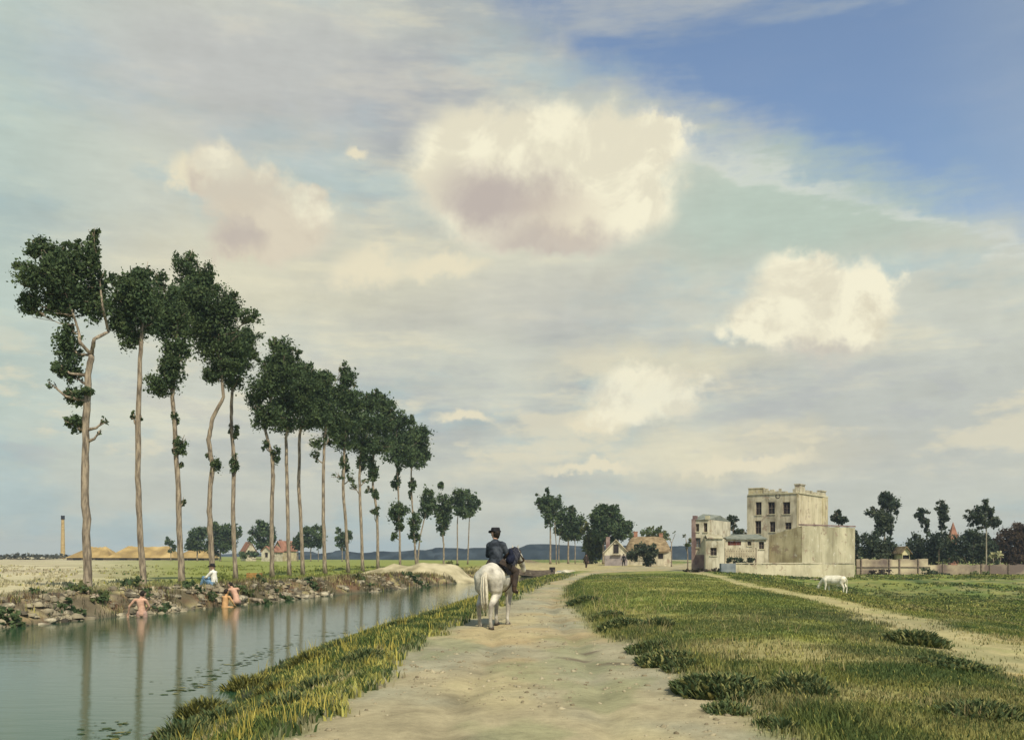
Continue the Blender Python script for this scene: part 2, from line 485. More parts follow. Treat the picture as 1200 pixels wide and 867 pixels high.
def ground_col(x, y):
    """albedo of the ground at (x, y): which soil or plant grows there"""
    x = np.asarray(x, dtype=np.float64)
    y = np.asarray(y, dtype=np.float64)
    n1 = fbm(x * 0.45, y * 0.32, 60, 4)[..., None]
    n2 = fbm(x * 1.6 + 9, y * 1.2, 70, 4)[..., None]
    n3 = fbm(x * 0.10, y * 0.06, 80, 3)[..., None]
    n4 = fbm(x * 3.5, y * 3.5, 90, 3)[..., None]
    mix = lambda a, b, t: a * (1 - t) + b * t
    c = mix(GREEN, GDARK, sst(0.42, 0.66, n1))
    c = mix(c, GYEL, 0.5 * sst(0.52, 0.70, n2))
    c = mix(c, STRAW, 0.42 * sst(0.54, 0.70, fbm(x * 0.7 - 4, y * 0.5, 65, 4)[..., None]))
    c = mix(c, GYEL, 0.35 * sst(0.45, 0.65, n3))
    rq = ragged(x, y)
    on_verge = (x > curve(_XR, y) - 1) & (x < curve(_PL, y) + .6)
    vc = mix(GDARK, GREEN, sst(0.40, 0.62, n2))
    vc = mix(vc, GYEL, 0.8 * sst(0.56, 0.66, fbm(x * 2.2, y * 1.3, 66, 4)[..., None]))
    c = np.where(on_verge[..., None], vc, c)
    lipd = x - curve(_PR, y) + rq * 0.3
    c = mix(c, GDARK, (0.75 * np.exp(-((lipd - 0.35) / 0.45) ** 2) * sst(.40, .52, fbm(x * .9, y * .6, 68, 3)))[..., None])
    for (px, py, rx, ry, pc, s) in PATCH:
        d = np.sqrt(((x - px) / rx) ** 2 + ((y - py) / ry) ** 2)[..., None] + (n2 - 0.5) * 1.2
        c = mix(c, pc, (s * .72 if pc is STRAW else s) * (1 - sst(0.55, 1.2, d)))
    xr, xl, tr = curve(_XR, y), curve(_XL, y), curve(_TR, y)
    rag = ragged(x, y)
    # left of the canal: pale stubble by the first trees, greener farther on, sandy towpath on the bank top
    sl = (xl - x)
    left = sst(-1.2, -0.6, sl)[..., None]
    stub = mix(np.array((0.37, 0.32, 0.20)), np.array((0.46, 0.41, 0.25)), sst(0.4, 0.62, fbm(x * 0.12, y * 0.10, 33, 4)[..., None]))
    stub = mix(stub, GREEN * 1.25, 0.15 * sst(0.54, 0.70, fbm(x * 0.25, y * 0.12, 36, 4)[..., None]))
    lc = mix(stub, mix(GREEN * 1.15, GYEL, 0.25 + 0.4 * (n1 - 0.3)), sst(-0.16, 0.0, (x / np.maximum(y, 1) + 0.30) + (n2[..., 0] - 0.5) * 0.1)[..., None])
    strip = np.exp(-((sl - 3.9 + rag) / 1.7) ** 2)[..., None] * sst(30, 55, y)[..., None]
    lc = mix(lc, SAND * 1.08, 0.95 * strip)
    dk = np.exp(-((sl - 6.6 + rag * 1.4) / 0.75) ** 2)[..., None]
    lc = mix(lc, GDARK * 0.8, 0.75 * dk * (1 - sst(75, 95, y))[..., None])
    edge = (1 - sst(1.4, 3.6, sl + rag))[..., None]
    lc = mix(lc, mix(mix(EARTH * 0.6, np.array((0.15, 0.085, 0.055)), sst(0.5, 0.6, n2)), mix(EARTH * 1.3, STRAW, sst(.4, .6, n2)), sst(0.50, 0.62, n4)), 0.92 * edge)
    c = mix(c, lc, left)
    # beyond the canal end: sandy waste in front of the cottage
    far = sst(96, 104, y)[..., None] * (1 - sst(20, 27, x - (y - 100) * 0.20))[..., None] * (1 - sst(185, 230, y))[..., None] * sst(-14, -4, x - (y - 100) * .1)[..., None]
    c = mix(c, mix(SAND, STRAW, sst(0.4, 0.65, n2)), 0.85 * far)
    # sandy track across the meadow
    dtr = np.abs(x - tr + rag * 0.9)[..., None]
    w = np.interp(y, [8, 13, 25, 35, 60, 100], [0.5, 0.8, 0.95, 0.85, 0.6, 0.9])[..., None]
    tm = (1 - sst(w * 0.6, w * 1.35, dtr))
    tm = tm * np.interp(y, [9, 13, 40, 100], [0.2, 0.95, 0.95, 0.85])[..., None] * (0.62 + 0.38 * sst(0.40, 0.56, n2))
    c = mix(c, mix(SAND * 1.02, STRAW, 0.5 * sst(0.45, 0.65, n2)), 0.85 * tm)
    # canal margins: dark wet soil under the water line
    wet = sst(-0.45, -0.62, height(x, y))[..., None] * (x < xr + 2.5)[..., None] * (x > xl - 2.5)[..., None]
    c = mix(c, np.array((0.07, 0.075, 0.05)), 0.85 * wet)
    # the dirt path itself
    pm = path_mask(x, y)[..., None]
    d = mix(DIRT, DIRT2, sst(0.45, 0.65, n1))
    d = mix(d, DIRT3, 0.7 * sst(0.5, 0.68, fbm(x * 0.5 + 31, y * 0.35, 75, 3)[..., None]))
    d = mix(d, d * 0.80, 0.6 * sst(0.52, 0.66, n2))
    d = mix(d, SAND, 0.5 * sst(0.50, 0.72, fbm(x * 0.9 + 3, y * 0.25, 77, 4)[..., None]))
    d = mix(d, d * np.array((0.62, 0.60, 0.60)), 0.5 * sst(0.70, 0.78, fbm(x * 2.6 + 50, y * 2.0, 44, 4)[..., None]))
    d = mix(d, np.array((0.235, 0.245, 0.125)), 0.55 * sst(0.54, 0.68, fbm(x * 0.9 + 13, y * 0.45, 78, 5)[..., None]))
    d = mix(d, d * 0.78, 0.6 * sst(0.55, 0.66, fbm(x * 4.5, y * 3.5, 79, 3)[..., None]))
    mid_ = (curve(_PL, y) + curve(_PR, y)) / 2
    for off in (-0.75, 0.8):                                             # darker bands along the two wheel ruts
        d = mix(d, d * 0.80, (0.75 * np.exp(-((x - mid_ - off + 0.2 * np.sin(y * 0.25)) / 0.17) ** 2))[..., None] * sst(.35, .6, n2))
    for (px, py) in ((1.0, 15.35), (1.45, 14.6), (1.28, 16.6)):          # clods of dung on the path
        dd = np.sqrt(((x - px) / 0.28) ** 2 + ((y - py) / 0.30) ** 2)[..., None] + (n4 - 0.5) * 1.2
        d = mix(d, np.array((0.12, 0.09, 0.065)), 0.75 * (1 - sst(0.4, 1.0, dd)))
    c = mix(c, d, pm)
    return np.clip(c, 0.01, 0.9)


def path_mask(x, y):
    rag = ragged(x, y)
    a = x - curve(_PL, y) + rag * 0.75
    b = curve(_PR, y) - x + rag * 0.45
    soft = 0.22 + y * 0.004
    return sst(-soft, soft, a) * sst(-soft, soft, b)


def geo_axis(a, b, d0, g, dmax):
    out, v, d = [a], a, d0
    while v < b:
        v += d
        out.append(v)
        d = min(d * g, dmax)
    return np.array(out)


ys = np.concatenate([np.array([-60, -40, -25, -15, -8, -3, 0, 2, 3.5, 4.6]), geo_axis(5.4, 1700, 0.07, 1.0098, 60)])
xp = geo_axis(0.0, 1500, 0.085, 1.0145, 60)
xs = np.concatenate([-xp[:0:-1], xp])
GX, GY = np.meshgrid(xs, ys)
GH = height(GX.ravel(), GY.ravel()).reshape(GX.shape)
V = np.stack([GX.ravel(), GY.ravel(), GH.ravel()], 1)
GC = ground_col(GX.ravel(), GY.ravel())
nx, ny = len(xs), len(ys)
ii, jj = np.meshgrid(np.arange(nx - 1), np.arange(ny - 1))
q = (jj * nx + ii).ravel()
Q = np.stack([q, q + 1, q + nx + 1, q + nx], 1)
cx = V[Q, 0].mean(1)
cy = V[Q, 1].mean(1)
isp = (path_mask(cx, cy) > 0.5) & (cy > -70) & (cy < 230)
ist = (np.abs(cx - curve(_TR, cy) + ragged(cx, cy) * 0.9) < np.interp(cy, [8, 13, 25, 35, 60, 100], [0.30, 0.5, 0.7, 0.66, 0.5, 0.8])) & (cy > 9) & (cy < 100) & ~isp


def patch(name, sel, label, cat):
    f = Q[sel]
    used, inv = np.unique(f.ravel(), return_inverse=True)
    o = mesh_np(name, V[used], inv.reshape(-1, 4), M_ground, cols=GC[used], smooth=True)
    return tag(o, label, cat, kind='structure')


patch('ground', ~isp & ~ist, 'grassy meadows, canal banks and pale fields on both sides of the water', 'ground')
patch('path', isp, 'wide pale dirt road running from the foreground past the rider', 'path')
patch('sandy_track', ist, 'narrow sandy track curving across the right hand meadow to the houses', 'path')

# ------------------------------------------------------------------ water
M_water, nt, bs = new_mat('canal_water')
bs.inputs['Base Color'].default_value = (0.026, 0.070, 0.034, 1)
bs.inputs['Roughness'].default_value = 0.035
bs.inputs['IOR'].default_value = 1.33
bs.inputs['Specular Tint'].default_value = (0.84, 0.96, 0.84, 1)
bs.inputs['Specular IOR Level'].default_value = 0.32
geo = nt.nodes.new('ShaderNodeNewGeometry')
mp = nt.nodes.new('ShaderNodeMapping')
mp.inputs['Scale'].default_value = (0.35, 1.2, 1)
mp.inputs['Rotation'].default_value = (0, 0, 0.25)
nt.links.new(geo.outputs['Position'], mp.inputs['Vector'])
n = nt.nodes.new('ShaderNodeTexNoise')
n.inputs['Scale'].default_value = 2.4
n.inputs['Detail'].default_value = 6
n.inputs['Roughness'].default_value = 0.6
nt.links.new(mp.outputs['Vector'], n.inputs['Vector'])
b = nt.nodes.new('ShaderNodeBump')
b.inputs['Strength'].default_value = 0.34
b.inputs['Distance'].default_value = 0.022
nt.links.new(n.outputs['Fac'], b.inputs['Height'])
nt.links.new(b.outputs['Normal'], bs.inputs['Normal'])
wy = np.arange(-18, 120, 1.5)
wv, wf = [], []
for k, y in enumerate(wy):
    wv += [(float(curve(_XL, y)) - 1.3, y, WATER), (float(curve(_XR, y)) + 1.6, y, WATER)]
    if k:
        wf.append((2 * k - 2, 2 * k - 1, 2 * k + 1, 2 * k))
tag(mesh_np('water', wv, wf, M_water), 'still grey green canal water mirroring the tree trunks', 'canal', kind='structure')


# ================================================================== GRASS (mass: stuff)
def blades(name, pts, hgt, wid, cols, lean, label):
    """one thin bent blade (two quads -> a quad and a triangle, kept as 2 tris + 1) at each point"""
    n = len(pts)
    ang = rng.uniform(0, 2 * math.pi, n)
    dx, dy = np.cos(ang), np.sin(ang)
    la = rng.uniform(0, 2 * math.pi, n)
    l = hgt * lean * rng.uniform(0.2, 1.0, n)
    mid = pts + np.stack([np.cos(la) * l * 0.35, np.sin(la) * l * 0.35, hgt * 0.6], 1)
    tip = pts + np.stack([np.cos(la) * l, np.sin(la) * l, hgt], 1)
    w = np.stack([dx * wid, dy * wid, np.zeros(n)], 1)
    base = pts - np.array((0, 0, 0.02))
    v = np.stack([base - w, base + w, mid + w * 0.7, mid - w * 0.7, tip], 1).reshape(-1, 3)
    o = np.arange(n)[:, None] * 5
    f = np.concatenate([o + np.array((0, 1, 2)), o + np.array((0, 2, 3)), o + np.array((3, 2, 4))])
    c = np.repeat(cols, 5, axis=0)
    return tag(mesh_np(name, v, f, M_blade, cols=c), label, 'grass', kind='stuff')


def sample(n, xf, y0, y1, power=1.0):
    """points thinning with distance"""
    u = rng.uniform(0, 1, n)
    if power == 1.0:
        y = y0 * (y1 / y0) ** u
    else:
        y = 1.0 / (1 / y0 + u * (1 / y1 - 1 / y0))
    lo, hi = xf(y)
    x = lo + (hi - lo) * rng.uniform(0, 1, n)
    return x, y


def grass_area(name, n, xf, y0, y1, keep, h0, label, dens=0.0, power=1.0, lean=0.6, yellow=0.0, wmul=1.0, darks=0.22, tone=None):
    tx, ty = sample(n, xf, y0, y1, power)
    k = rng.uniform(0, 1, n) < keep(tx, ty)
    tx, ty = tx[k], ty[k]
    per = 5
    x = np.repeat(tx, per) + rng.normal(0, 0.035, len(tx) * per) * (1 + np.repeat(ty, per) * 0.03)
    y = np.repeat(ty, per) + rng.normal(0, 0.035, len(tx) * per) * (1 + np.repeat(ty, per) * 0.03)
    z = height(x, y)
    ok = (z > WATER - 0.05) | (x > 1.5) & (y < 85) | (y > 118)
    x, y, z = x[ok], y[ok], z[ok]
    m = len(x)
    far = 1 + y / 45.0
    clump = 0.45 + 1.1 * fbm(x * 1.3, y * 1.3, 101, 3)
    edge_up = 1 + 1.0 * np.exp(-((x - curve(_PR, y) - .3) / .5) ** 2)
    hh = h0 * edge_up * rng.uniform(0.5, 1.25, m) * clump * np.minimum(far, 2.0)
    ww = 0.0055 * far * rng.uniform(0.7, 1.4, m) * wmul
    c = ground_col(x, y) * rng.uniform(0.75, 1.35, m)[:, None]
    dark = rng.uniform(0, 1, m) < darks
    c[dark] = GDARK * rng.uniform(0.7, 1.4, dark.sum())[:, None]
    yl = rng.uniform(0, 1, m) < 0.045 + yellow * sst(0.45, 0.6, fbm(x * 1.2, y * 1.2, 130, 3))
    c[yl] = (GYEL * 1.25) * rng.uniform(0.8, 1.5, yl.sum())[:, None]
    if tone is not None:
        c = np.array(tone) * rng.uniform(.6, 1.3, m)[:, None]
    return blades(name, np.stack([x, y, z], 1), hh, ww, c, lean, label)


def keep_meadow(x, y):
    pm = path_mask(x, y)
    tr = np.abs(x - curve(_TR, y) + ragged(x, y) * 0.9)
    c = ground_col(x, y)
    green = sst(0.95, 1.35, 2 * c[:, 1] / (c[:, 0] + 0.001) - 0.65 + 0.0)
    bare = sst(0.20, 0.33, c[:, 0])
    return (1 - pm) * (0.15 + 0.85 * sst(0.2, 0.9, tr)) * (1 - 0.80 * bare)


def keep_verge(x, y):
    c = ground_col(x, y)
    return (1 - path_mask(x, y)) ** 1.5 * (1 - 0.6 * sst(0.22, 0.36, c[:, 0]))


grass_area('meadow_grass', 56000, lambda y: (curve(_PR, y) - 0.5, y * 0.56 + 1.5), 7.5, 75, keep_meadow, 0.038,
           'short green and yellow meadow grass to the right of the road')
grass_area('verge_grass', 30000, lambda y: (curve(_XR, y) - 0.5, curve(_PL, y) + 0.4), 7.5, 80, keep_verge, 0.085,
           'rough tufted grass on the slope between the road and the canal', yellow=0.45, wmul=2.0, darks=0.45)
grass_area('bank_grass', 15000, lambda y: (curve(_XL, y) - 9.0, curve(_XL, y) + 0.1), 26, 100,
           lambda x, y: 0.14 + 0.8 * sst(0.46, 0.58, fbm(x * .8, y * .8, 140, 3)), 0.14,
           'thin dry grass along the far bank under the trees', wmul=1.3, darks=0.10)
grass_area('field_grass', 20000, lambda y: (-y * 0.56 - 2, curve(_XL, y) - 6.0), 30, 150, lambda x, y: sst(.42, .62, fbm(x * .5, y * .22, 150, 4)) * (.25 + .75 * sst(-.34, -.24, x / y)), 0.09,
           'uneven grass and stubble in the fields beyond the row of tall trees', wmul=4.5, darks=0.03, power=2.0)
grass_area('pasture_grass', 30000, lambda y: (curve(_TR, y) + 1.0, y * 0.56 + 2), 30, 112, lambda x, y: .15 + .85 * sst(.42, .60, fbm(x * .45, y * .2, 155, 4)), 0.06,
           'uneven pasture grass around the grazing cow', wmul=4.5, power=2.0)

grass_area('dry_stems', 500, lambda y: (curve(_PR, y) - .3, curve(_PR, y) + 3.5), 7.5, 40, lambda x, y: sst(.48, .62, fbm(x * 1.1, y * .9, 160, 3)) * (1 - path_mask(x, y)), .13,
           'thin dead straw stems along the right edge of the road', wmul=.6, lean=.9, tone=(.42, .34, .16))
grass_area('flower_stems', 800, lambda y: (curve(_XR, y), curve(_PL, y) + .2), 7.5, 45, lambda x, y: sst(.46, .60, fbm(x * 1.1, y * .9, 165, 3)) * (1 - path_mask(x, y)), .19,
           'yellow flowering stems among the grass beside the canal', wmul=.9, lean=.5, tone=(.48, .40, .09))

# small stones and clods trodden into the road
def pebbles(name, n, xf, y0, y1, keep, smin, smax, cols, label, cat):
    x, y = sample(n, xf, y0, y1, 2.0)
    k = rng.uniform(0, 1, len(x)) < keep(x, y)
    x, y = x[k], y[k]
    n = len(x)
    z = height(x, y)
    s = smin + (smax - smin) * rng.uniform(0, 1, n) ** 4
    oct_ = np.array([(1, 0, 0), (0, 1, 0), (-1, 0, 0), (0, -1, 0), (.55, .55, .55), (-.55, .55, .6), (-.5, -.6, .5), (.6, -.5, .55), (0, 0, .72)])
    v = oct_[None] * rng.uniform(.65, 1.3, (n, 9, 1)) * s[:, None, None]
    a = rng.uniform(0, 6.28, n)
    ca, sa = np.cos(a)[:, None], np.sin(a)[:, None]
    v = np.stack([v[..., 0] * ca * 1.3 - v[..., 1] * sa, v[..., 0] * sa * 1.3 + v[..., 1] * ca, v[..., 2]], 2) + np.stack([x, y, z], 1)[:, None]
    fs = [(0, 1, 4), (1, 2, 5), (2, 3, 6), (3, 0, 7), (4, 1, 5), (5, 2, 6), (6, 3, 7), (7, 0, 4), (4, 5, 8), (5, 6, 8), (6, 7, 8), (7, 4, 8)]
    f = (np.arange(n)[:, None, None] * 9 + np.array(fs)[None]).reshape(-1, 3)
    t = rng.uniform(0, 1, n)[:, None]
    c = np.repeat(cols[0] * (1 - t) + cols[1] * t, 9, axis=0)
    return tag(mesh_np(name, v.reshape(-1, 3), f, M_ground, cols=c), label, cat, kind='stuff')


pebbles('gravel', 3600, lambda y: (curve(_PL, y) - .3, curve(_PR, y) + .3), 7.4, 45, lambda x, y: path_mask(x, y) * sst(.40, .60, fbm(x * .8, y * .5, 201, 3)) + .06, .006, .036,
        (np.array((.17, .14, .085)), np.array((.38, .33, .21))), 'small stones and clods trodden into the dirt road', 'gravel')
pebbles('rubble', 9500, lambda y: (curve(_XL, y) - 3.4, curve(_XL, y) - .1), 24, 72, lambda x, y: sst(.34, .52, fbm(x * .6, y * .6, 203, 3)), .05, .21,
        (np.array((.055, .048, .036)), np.array((.36, .31, .20))), 'broken rubble covering the far canal bank above the waterline', 'rubble')

# floating weed added along both margins for dark patches and reed reflections
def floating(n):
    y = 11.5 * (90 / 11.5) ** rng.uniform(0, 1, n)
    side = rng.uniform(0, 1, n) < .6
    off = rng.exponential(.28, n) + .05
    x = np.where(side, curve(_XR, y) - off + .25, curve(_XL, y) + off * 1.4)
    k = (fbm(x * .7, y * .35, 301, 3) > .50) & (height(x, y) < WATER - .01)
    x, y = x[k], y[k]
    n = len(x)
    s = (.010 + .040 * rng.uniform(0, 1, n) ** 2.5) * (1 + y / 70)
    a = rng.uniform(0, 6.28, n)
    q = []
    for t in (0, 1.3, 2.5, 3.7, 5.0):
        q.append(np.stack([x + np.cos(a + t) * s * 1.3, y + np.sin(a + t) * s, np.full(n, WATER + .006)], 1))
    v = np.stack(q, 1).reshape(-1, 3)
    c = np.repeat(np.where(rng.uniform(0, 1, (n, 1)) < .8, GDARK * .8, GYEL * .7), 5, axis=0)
    return tag(mesh_np('reflection_weed', v, np.arange(n * 5).reshape(-1, 5), M_leaf_wet, cols=c), 'dark weed flecks added along the canal margins in place of reed reflections', 'water weed', kind='stuff')


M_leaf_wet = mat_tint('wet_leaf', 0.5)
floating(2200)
# ================================================================== TREES
LEAF_A = np.array((0.074, 0.113, 0.050))     # dark blue-green poplar leaf
LEAF_B = np.array((0.105, 0.140, 0.056))     # fresher leaf
LEAF_C = np.array((0.155, 0.160, 0.060))     # olive, yellowing leaf
LEAF_D = np.array((0.048, 0.074, 0.040))     # old leaf
BROWNISH = np.array((0.085, 0.070, 0.048))


def leaf_mesh(name, blobs, parent, d, pal, layers=6.0, smin=0.12, seed=0, ragged_out=1.0):
    """blobs: (centre xyz, radii xyz, density, palette shift). Leaves gather in sprays, the sprays in boughs."""
    r = np.random.default_rng(abs(seed) + 5)
    s0 = max(smin, 1.85 * d / 995.0)
    vs, cs = [], []
    for (c, rad, dens, shift) in blobs:
        c, rad = np.array(c), np.array(rad)
        area = math.pi * rad[0] * rad[2]
        nleaf = int(max(10, layers * dens * area / (s0 * s0 * 0.42)))
        nsub = int(np.clip(nleaf / 45, 7, 60))
        u = r.normal(size=(nsub, 3))
        u /= np.linalg.norm(u, axis=1)[:, None]
        rr = r.uniform(0.0, 1.0, nsub) ** 0.42
        sub = u * rr[:, None] * 0.94
        subr = r.uniform(0.20, 0.46, nsub)
        which = r.integers(0, nsub, nleaf)
        p = sub[which] + r.normal(size=(nleaf, 3)) * subr[which][:, None] * 0.55 * ragged_out
        p = c + p * rad
        size = s0 * (0.5 + 1.2 * r.uniform(0, 1, nleaf) ** 1.6)
        a = r.normal(size=(nleaf, 3))
        a /= np.linalg.norm(a, axis=1)[:, None]
        b = np.cross(a, r.normal(size=(nleaf, 3)))
        b /= np.linalg.norm(b, axis=1)[:, None]
        a = a * size[:, None] * 0.62
        b = b * size[:, None] * 0.40
        quad = np.stack([p - a, p + b * 0.9 - a * 0.1, p + a, p - b * 1.1 + a * 0.1], 1)
        vs.append(quad.reshape(-1, 3))
        subtone = r.uniform(0, 1, nsub)
        t = np.clip(subtone[which] * 0.7 + r.uniform(0, 0.45, nleaf) + shift, 0, 1)[:, None]
        col = np.where(t < 0.5, pal[0] * (1 - t * 2) + pal[1] * t * 2, pal[1] * (2 - t * 2) + pal[2] * (t * 2 - 1))
        col = col * r.uniform(0.8, 1.25, nleaf)[:, None]
        cs.append(np.repeat(col, 4, axis=0))
    v = np.concatenate(vs)
    f = np.arange(len(v)).reshape(-1, 4)
    return mesh_np(name, v, f, M_leaf, parent, cols=np.concatenate(cs))


PAL = (LEAF_D, LEAF_A, LEAF_B)
PAL_OLIVE = (LEAF_A, LEAF_B, LEAF_C)
PAL_DUSK = (np.array((0.040, 0.056, 0.040)), np.array((0.062, 0.084, 0.054)), np.array((0.095, 0.112, 0.060)))


def tree(label, d, trunks, blobs, cat='tree', group=None, pal=PAL, bark=None, name='tree', layers=6.0, base=None, zoom=None, limbs=True, seed=None, crown='crown'):
    """trunks: list of [(px, py, radius m), ...] from the foot up; blobs: (px, py, rx, ry[, density[, tone]]) in photo pixels,
    turned into metres at distance d. zoom=(ox, oy, k) when the pixels were read off an enlargement."""
    def P(px, py):
        if zoom:
            px, py = zoom[0] + px / zoom[2], zoom[1] + py / zoom[2]
        return px, py
    k = zoom[2] if zoom else 1.0
    seed = seed if seed is not None else int(d * 13 + len(label) * 7)
    r = random.Random(seed)
    fx = P(*trunks[0][0][:2])[0]
    bx, by = at(fx, d), d
    bz = hz1(bx, by) - 0.03
    if base is not None:
        bz = base
    root = empty(name, (bx, by, bz), label, cat, group)
    loc = lambda px, py, dy=0.0: Vector((at(P(px, py)[0], d) - bx, dy, zat(P(px, py)[1], d) - bz))
    bm = bmesh.new()
    lines = []
    for ti, tk in enumerate(trunks):
        pts, rad = [], []
        for i, (px, py, rr) in enumerate(tk):
            p = loc(px, py, 0.0 if ti == 0 or i == 0 else r.uniform(-0.5, 0.5))
            if ti == 0 and i == 0 or (ti > 0 and i == 0 and tk[0][1] == trunks[0][0][1]):
                p.z = 0.0
            pts.append(p)
            rad.append(rr * (0.76 if d < 118 else 0.64))
        # refine with small irregularities
        fp, fr = [], []
        for i in range(len(pts) - 1):
            for s in range(5):
                t = s / 5
                wob = Vector((r.uniform(-1, 1), r.uniform(-1, 1), 0)) * rad[i] * 0.16
                fp.append(pts[i].lerp(pts[i + 1], t) + (wob if (i or s) else Vector()))
                fr.append((rad[i] * (1 - t) + rad[i + 1] * t) * r.uniform(0.93, 1.08))
        fp.append(pts[-1])
        fr.append(rad[-1])
        if ti == 0:
            fr[0] *= 1.35
            fr[1] *= 1.08
        add_tube(bm, fp, fr, 9)
        lines.append((fp, fr))
    out = []
    for bl in blobs:
        px, py, rx, ry = bl[:4]
        dens = bl[4] if len(bl) > 4 else 1.0
        shift = bl[5] if len(bl) > 5 else 0.0
        big = 1.14 if d > 118 else 1.03
        R = rx / k / F * d * big
        Rz = ry / k / F * d * big
        c = loc(px, py, r.uniform(-0.45, 0.45) * R)
        out.append(((c.x, c.y, c.z), (R, max(R * 0.9, 0.12), Rz), dens, shift))
        if limbs:
            best = None
            for fp, fr in lines:
                for p, q in zip(fp, fr):
                    if p.z > c.z - 0.25 * abs(p.x - c.x) and best is not None:
                        continue
                    dd = (p - c).length + (1.5 if p.z > c.z else 0)
                    if best is None or dd < best[0]:
                        best = (dd, p, q)
            _, p, q = best
            if (p - c).length > 0.25:
                m = p.lerp(c, 0.5) + Vector((r.uniform(-.12, .12), r.uniform(-.12, .12), -0.10)) * (p - c).length
                q0 = min(q * 0.55, 0.11)
                add_tube(bm, [p, m, c + Vector((0, 0, Rz * 0.3))], [q0, q0 * 0.7, q0 * 0.25], 6)
                for _ in range(6):
                    e = c + Vector((r.uniform(-1, 1) * R, r.uniform(-1, 1) * R, r.uniform(-0.5, 1) * Rz)) * 0.98
                    add_tube(bm, [m.lerp(c, r.uniform(0.2, 0.9)), e], [q0 * 0.4, 0.012], 5)
    bm_obj('trunk', bm, bark or M_bark, root, smooth=True)
    leaf_mesh(crown, out, root, d, pal, layers=layers, seed=seed)
    return root


ROW = 'tall trees in a row along the canal'
Z1 = (0, 250, 3.612)


def row_tree(label, d, trunks, blobs, **kw):
    return tree(label, d, trunks, blobs, group=ROW, name='canal_tree', **kw)


def z1(px, py):     # enlargement of the near crowns
    return px / 3.612, 250 + py / 3.612


def z3(px, py):     # enlargement of the farther crowns
    return 270 + px / 3.612, 380 + py / 3.612


def B(z, *rows):
    return [(*z(a[0], a[1]), a[2] / 3.612, a[3] / 3.612, *a[4:]) for a in rows]


row_tree('tallest leftmost canal tree with a forked trunk and the widest ragged crown', 46.7,
         [[(103, 690, .27), (102, 640, .25), (99, 560, .23), (101, 490, .22), (103, 440, .20), (107, 416, .17)],
          [(107, 416, .13), (115, 400, .11), (122, 386, .10), (124, 360, .07), (112, 320, .05)],
          [(107, 416, .12), (99, 404, .10), (94, 390, .08), (91, 372, .06), (75, 330, .04)]],
         B(z1, (150, 140, 55, 48), (225, 190, 68, 66), (200, 280, 105, 75), (300, 255, 95, 85), (375, 210, 55, 62), (405, 300, 50, 60), (400, 98, 26, 28, .7, .35), (388, 150, 34, 40, .9, .2), (320, 150, 40, 30, .6, .2),
           (62, 212, 22, 20, .5, .3), (100, 225, 30, 20, .5, .2), (130, 375, 52, 40), (100, 300, 26, 22, .5, .3), (140, 420, 45, 30, .8, .1), (240, 365, 95, 65), (340, 365, 85, 62), (250, 420, 60, 28, .8), (400, 400, 55, 55),
           (285, 570, 62, 78, 1, -.1), (250, 650, 52, 50, .8), (320, 775, 48, 44), (300, 690, 36, 50, .8), (370, 752, 34, 26), (215, 725, 16, 16, .4, .2), (300, 500, 35, 30, .5),
           (310, 890, 42, 40), (440, 880, 18, 16, .35, .2), (420, 925, 10, 16, .3)))
row_tree('second canal tree from the left, straight slim trunk and dense crown touching its neighbour', 52.0,
         [[(168, 686, .22), (165, 640, .20), (161, 560, .19), (162, 485, .18), (164, 420, .15), (167, 380, .12), (166, 340, .07)]],
         B(z1, (490, 285, 36, 36), (605, 250, 42, 48, .9), (560, 300, 70, 55), (525, 390, 85, 62), (600, 380, 85, 75), (550, 515, 58, 58), (500, 460, 60, 45), (620, 470, 45, 40, .8), (580, 330, 70, 60),
           (560, 855, 16, 16, .6), (590, 865, 12, 14, .6)))
row_tree('third canal tree from the left, bulging clump of leaves low on its left side', 57.0,
         [[(213, 681, .24), (210, 620, .22), (208, 560, .20), (205, 510, .18), (202, 465, .15), (205, 430, .12), (208, 370, .08)]],
         B(z1, (695, 720, 72, 52), (740, 660, 55, 65), (680, 282, 34, 34), (690, 370, 80, 75), (720, 460, 75, 80), (745, 560, 60, 70), (640, 400, 50, 55), (660, 470, 50, 40, .8),
           (740, 870, 18, 34), (768, 983, 30, 42), (740, 1000, 18, 18, .7), (765, 1065, 10, 12), (780, 1220, 10, 20, .8)))
row_tree('fourth canal tree from the left, trunk bending right under a big pointed crown', 61.4,
         [[(249, 672, .25), (246, 620, .22), (245, 585, .20), (249, 545, .19), (244, 515, .18), (249, 490, .16), (262, 465, .13), (258, 420, .10), (240, 380, .07), (225, 330, .05)]],
         B(z1, (785, 215, 50, 48), (800, 310, 80, 75), (880, 262, 42, 52), (860, 370, 105, 80), (950, 400, 70, 65), (1060, 440, 55, 30, .8, .15), (990, 355, 20, 20, .7, .1), (900, 470, 95, 75), (930, 560, 110, 80), (830, 470, 80, 70), (900, 680, 52, 38), (960, 640, 70, 50), (780, 400, 60, 60),
           (910, 1060, 24, 34), (875, 1020, 8, 10)))
row_tree('fifth canal tree from the left, thin trunk with two leafy tufts on its right side', 65.0,
         [[(276, 668, .20), (273, 605, .18), (274, 540, .17), (271, 500, .15), (271, 470, .13), (275, 430, .09)]],
         B(z1, (990, 640, 70, 48), (1030, 540, 60, 60, .9), (1060, 520, 48, 24, .7, .2), (1000, 720, 35, 35, .5, .1), (1010, 580, 70, 55), (1075, 600, 35, 30, .6, .1), (975, 700, 45, 40, .8),
           (975, 905, 10, 24), (1000, 930, 18, 28), (995, 1060, 22, 42)))
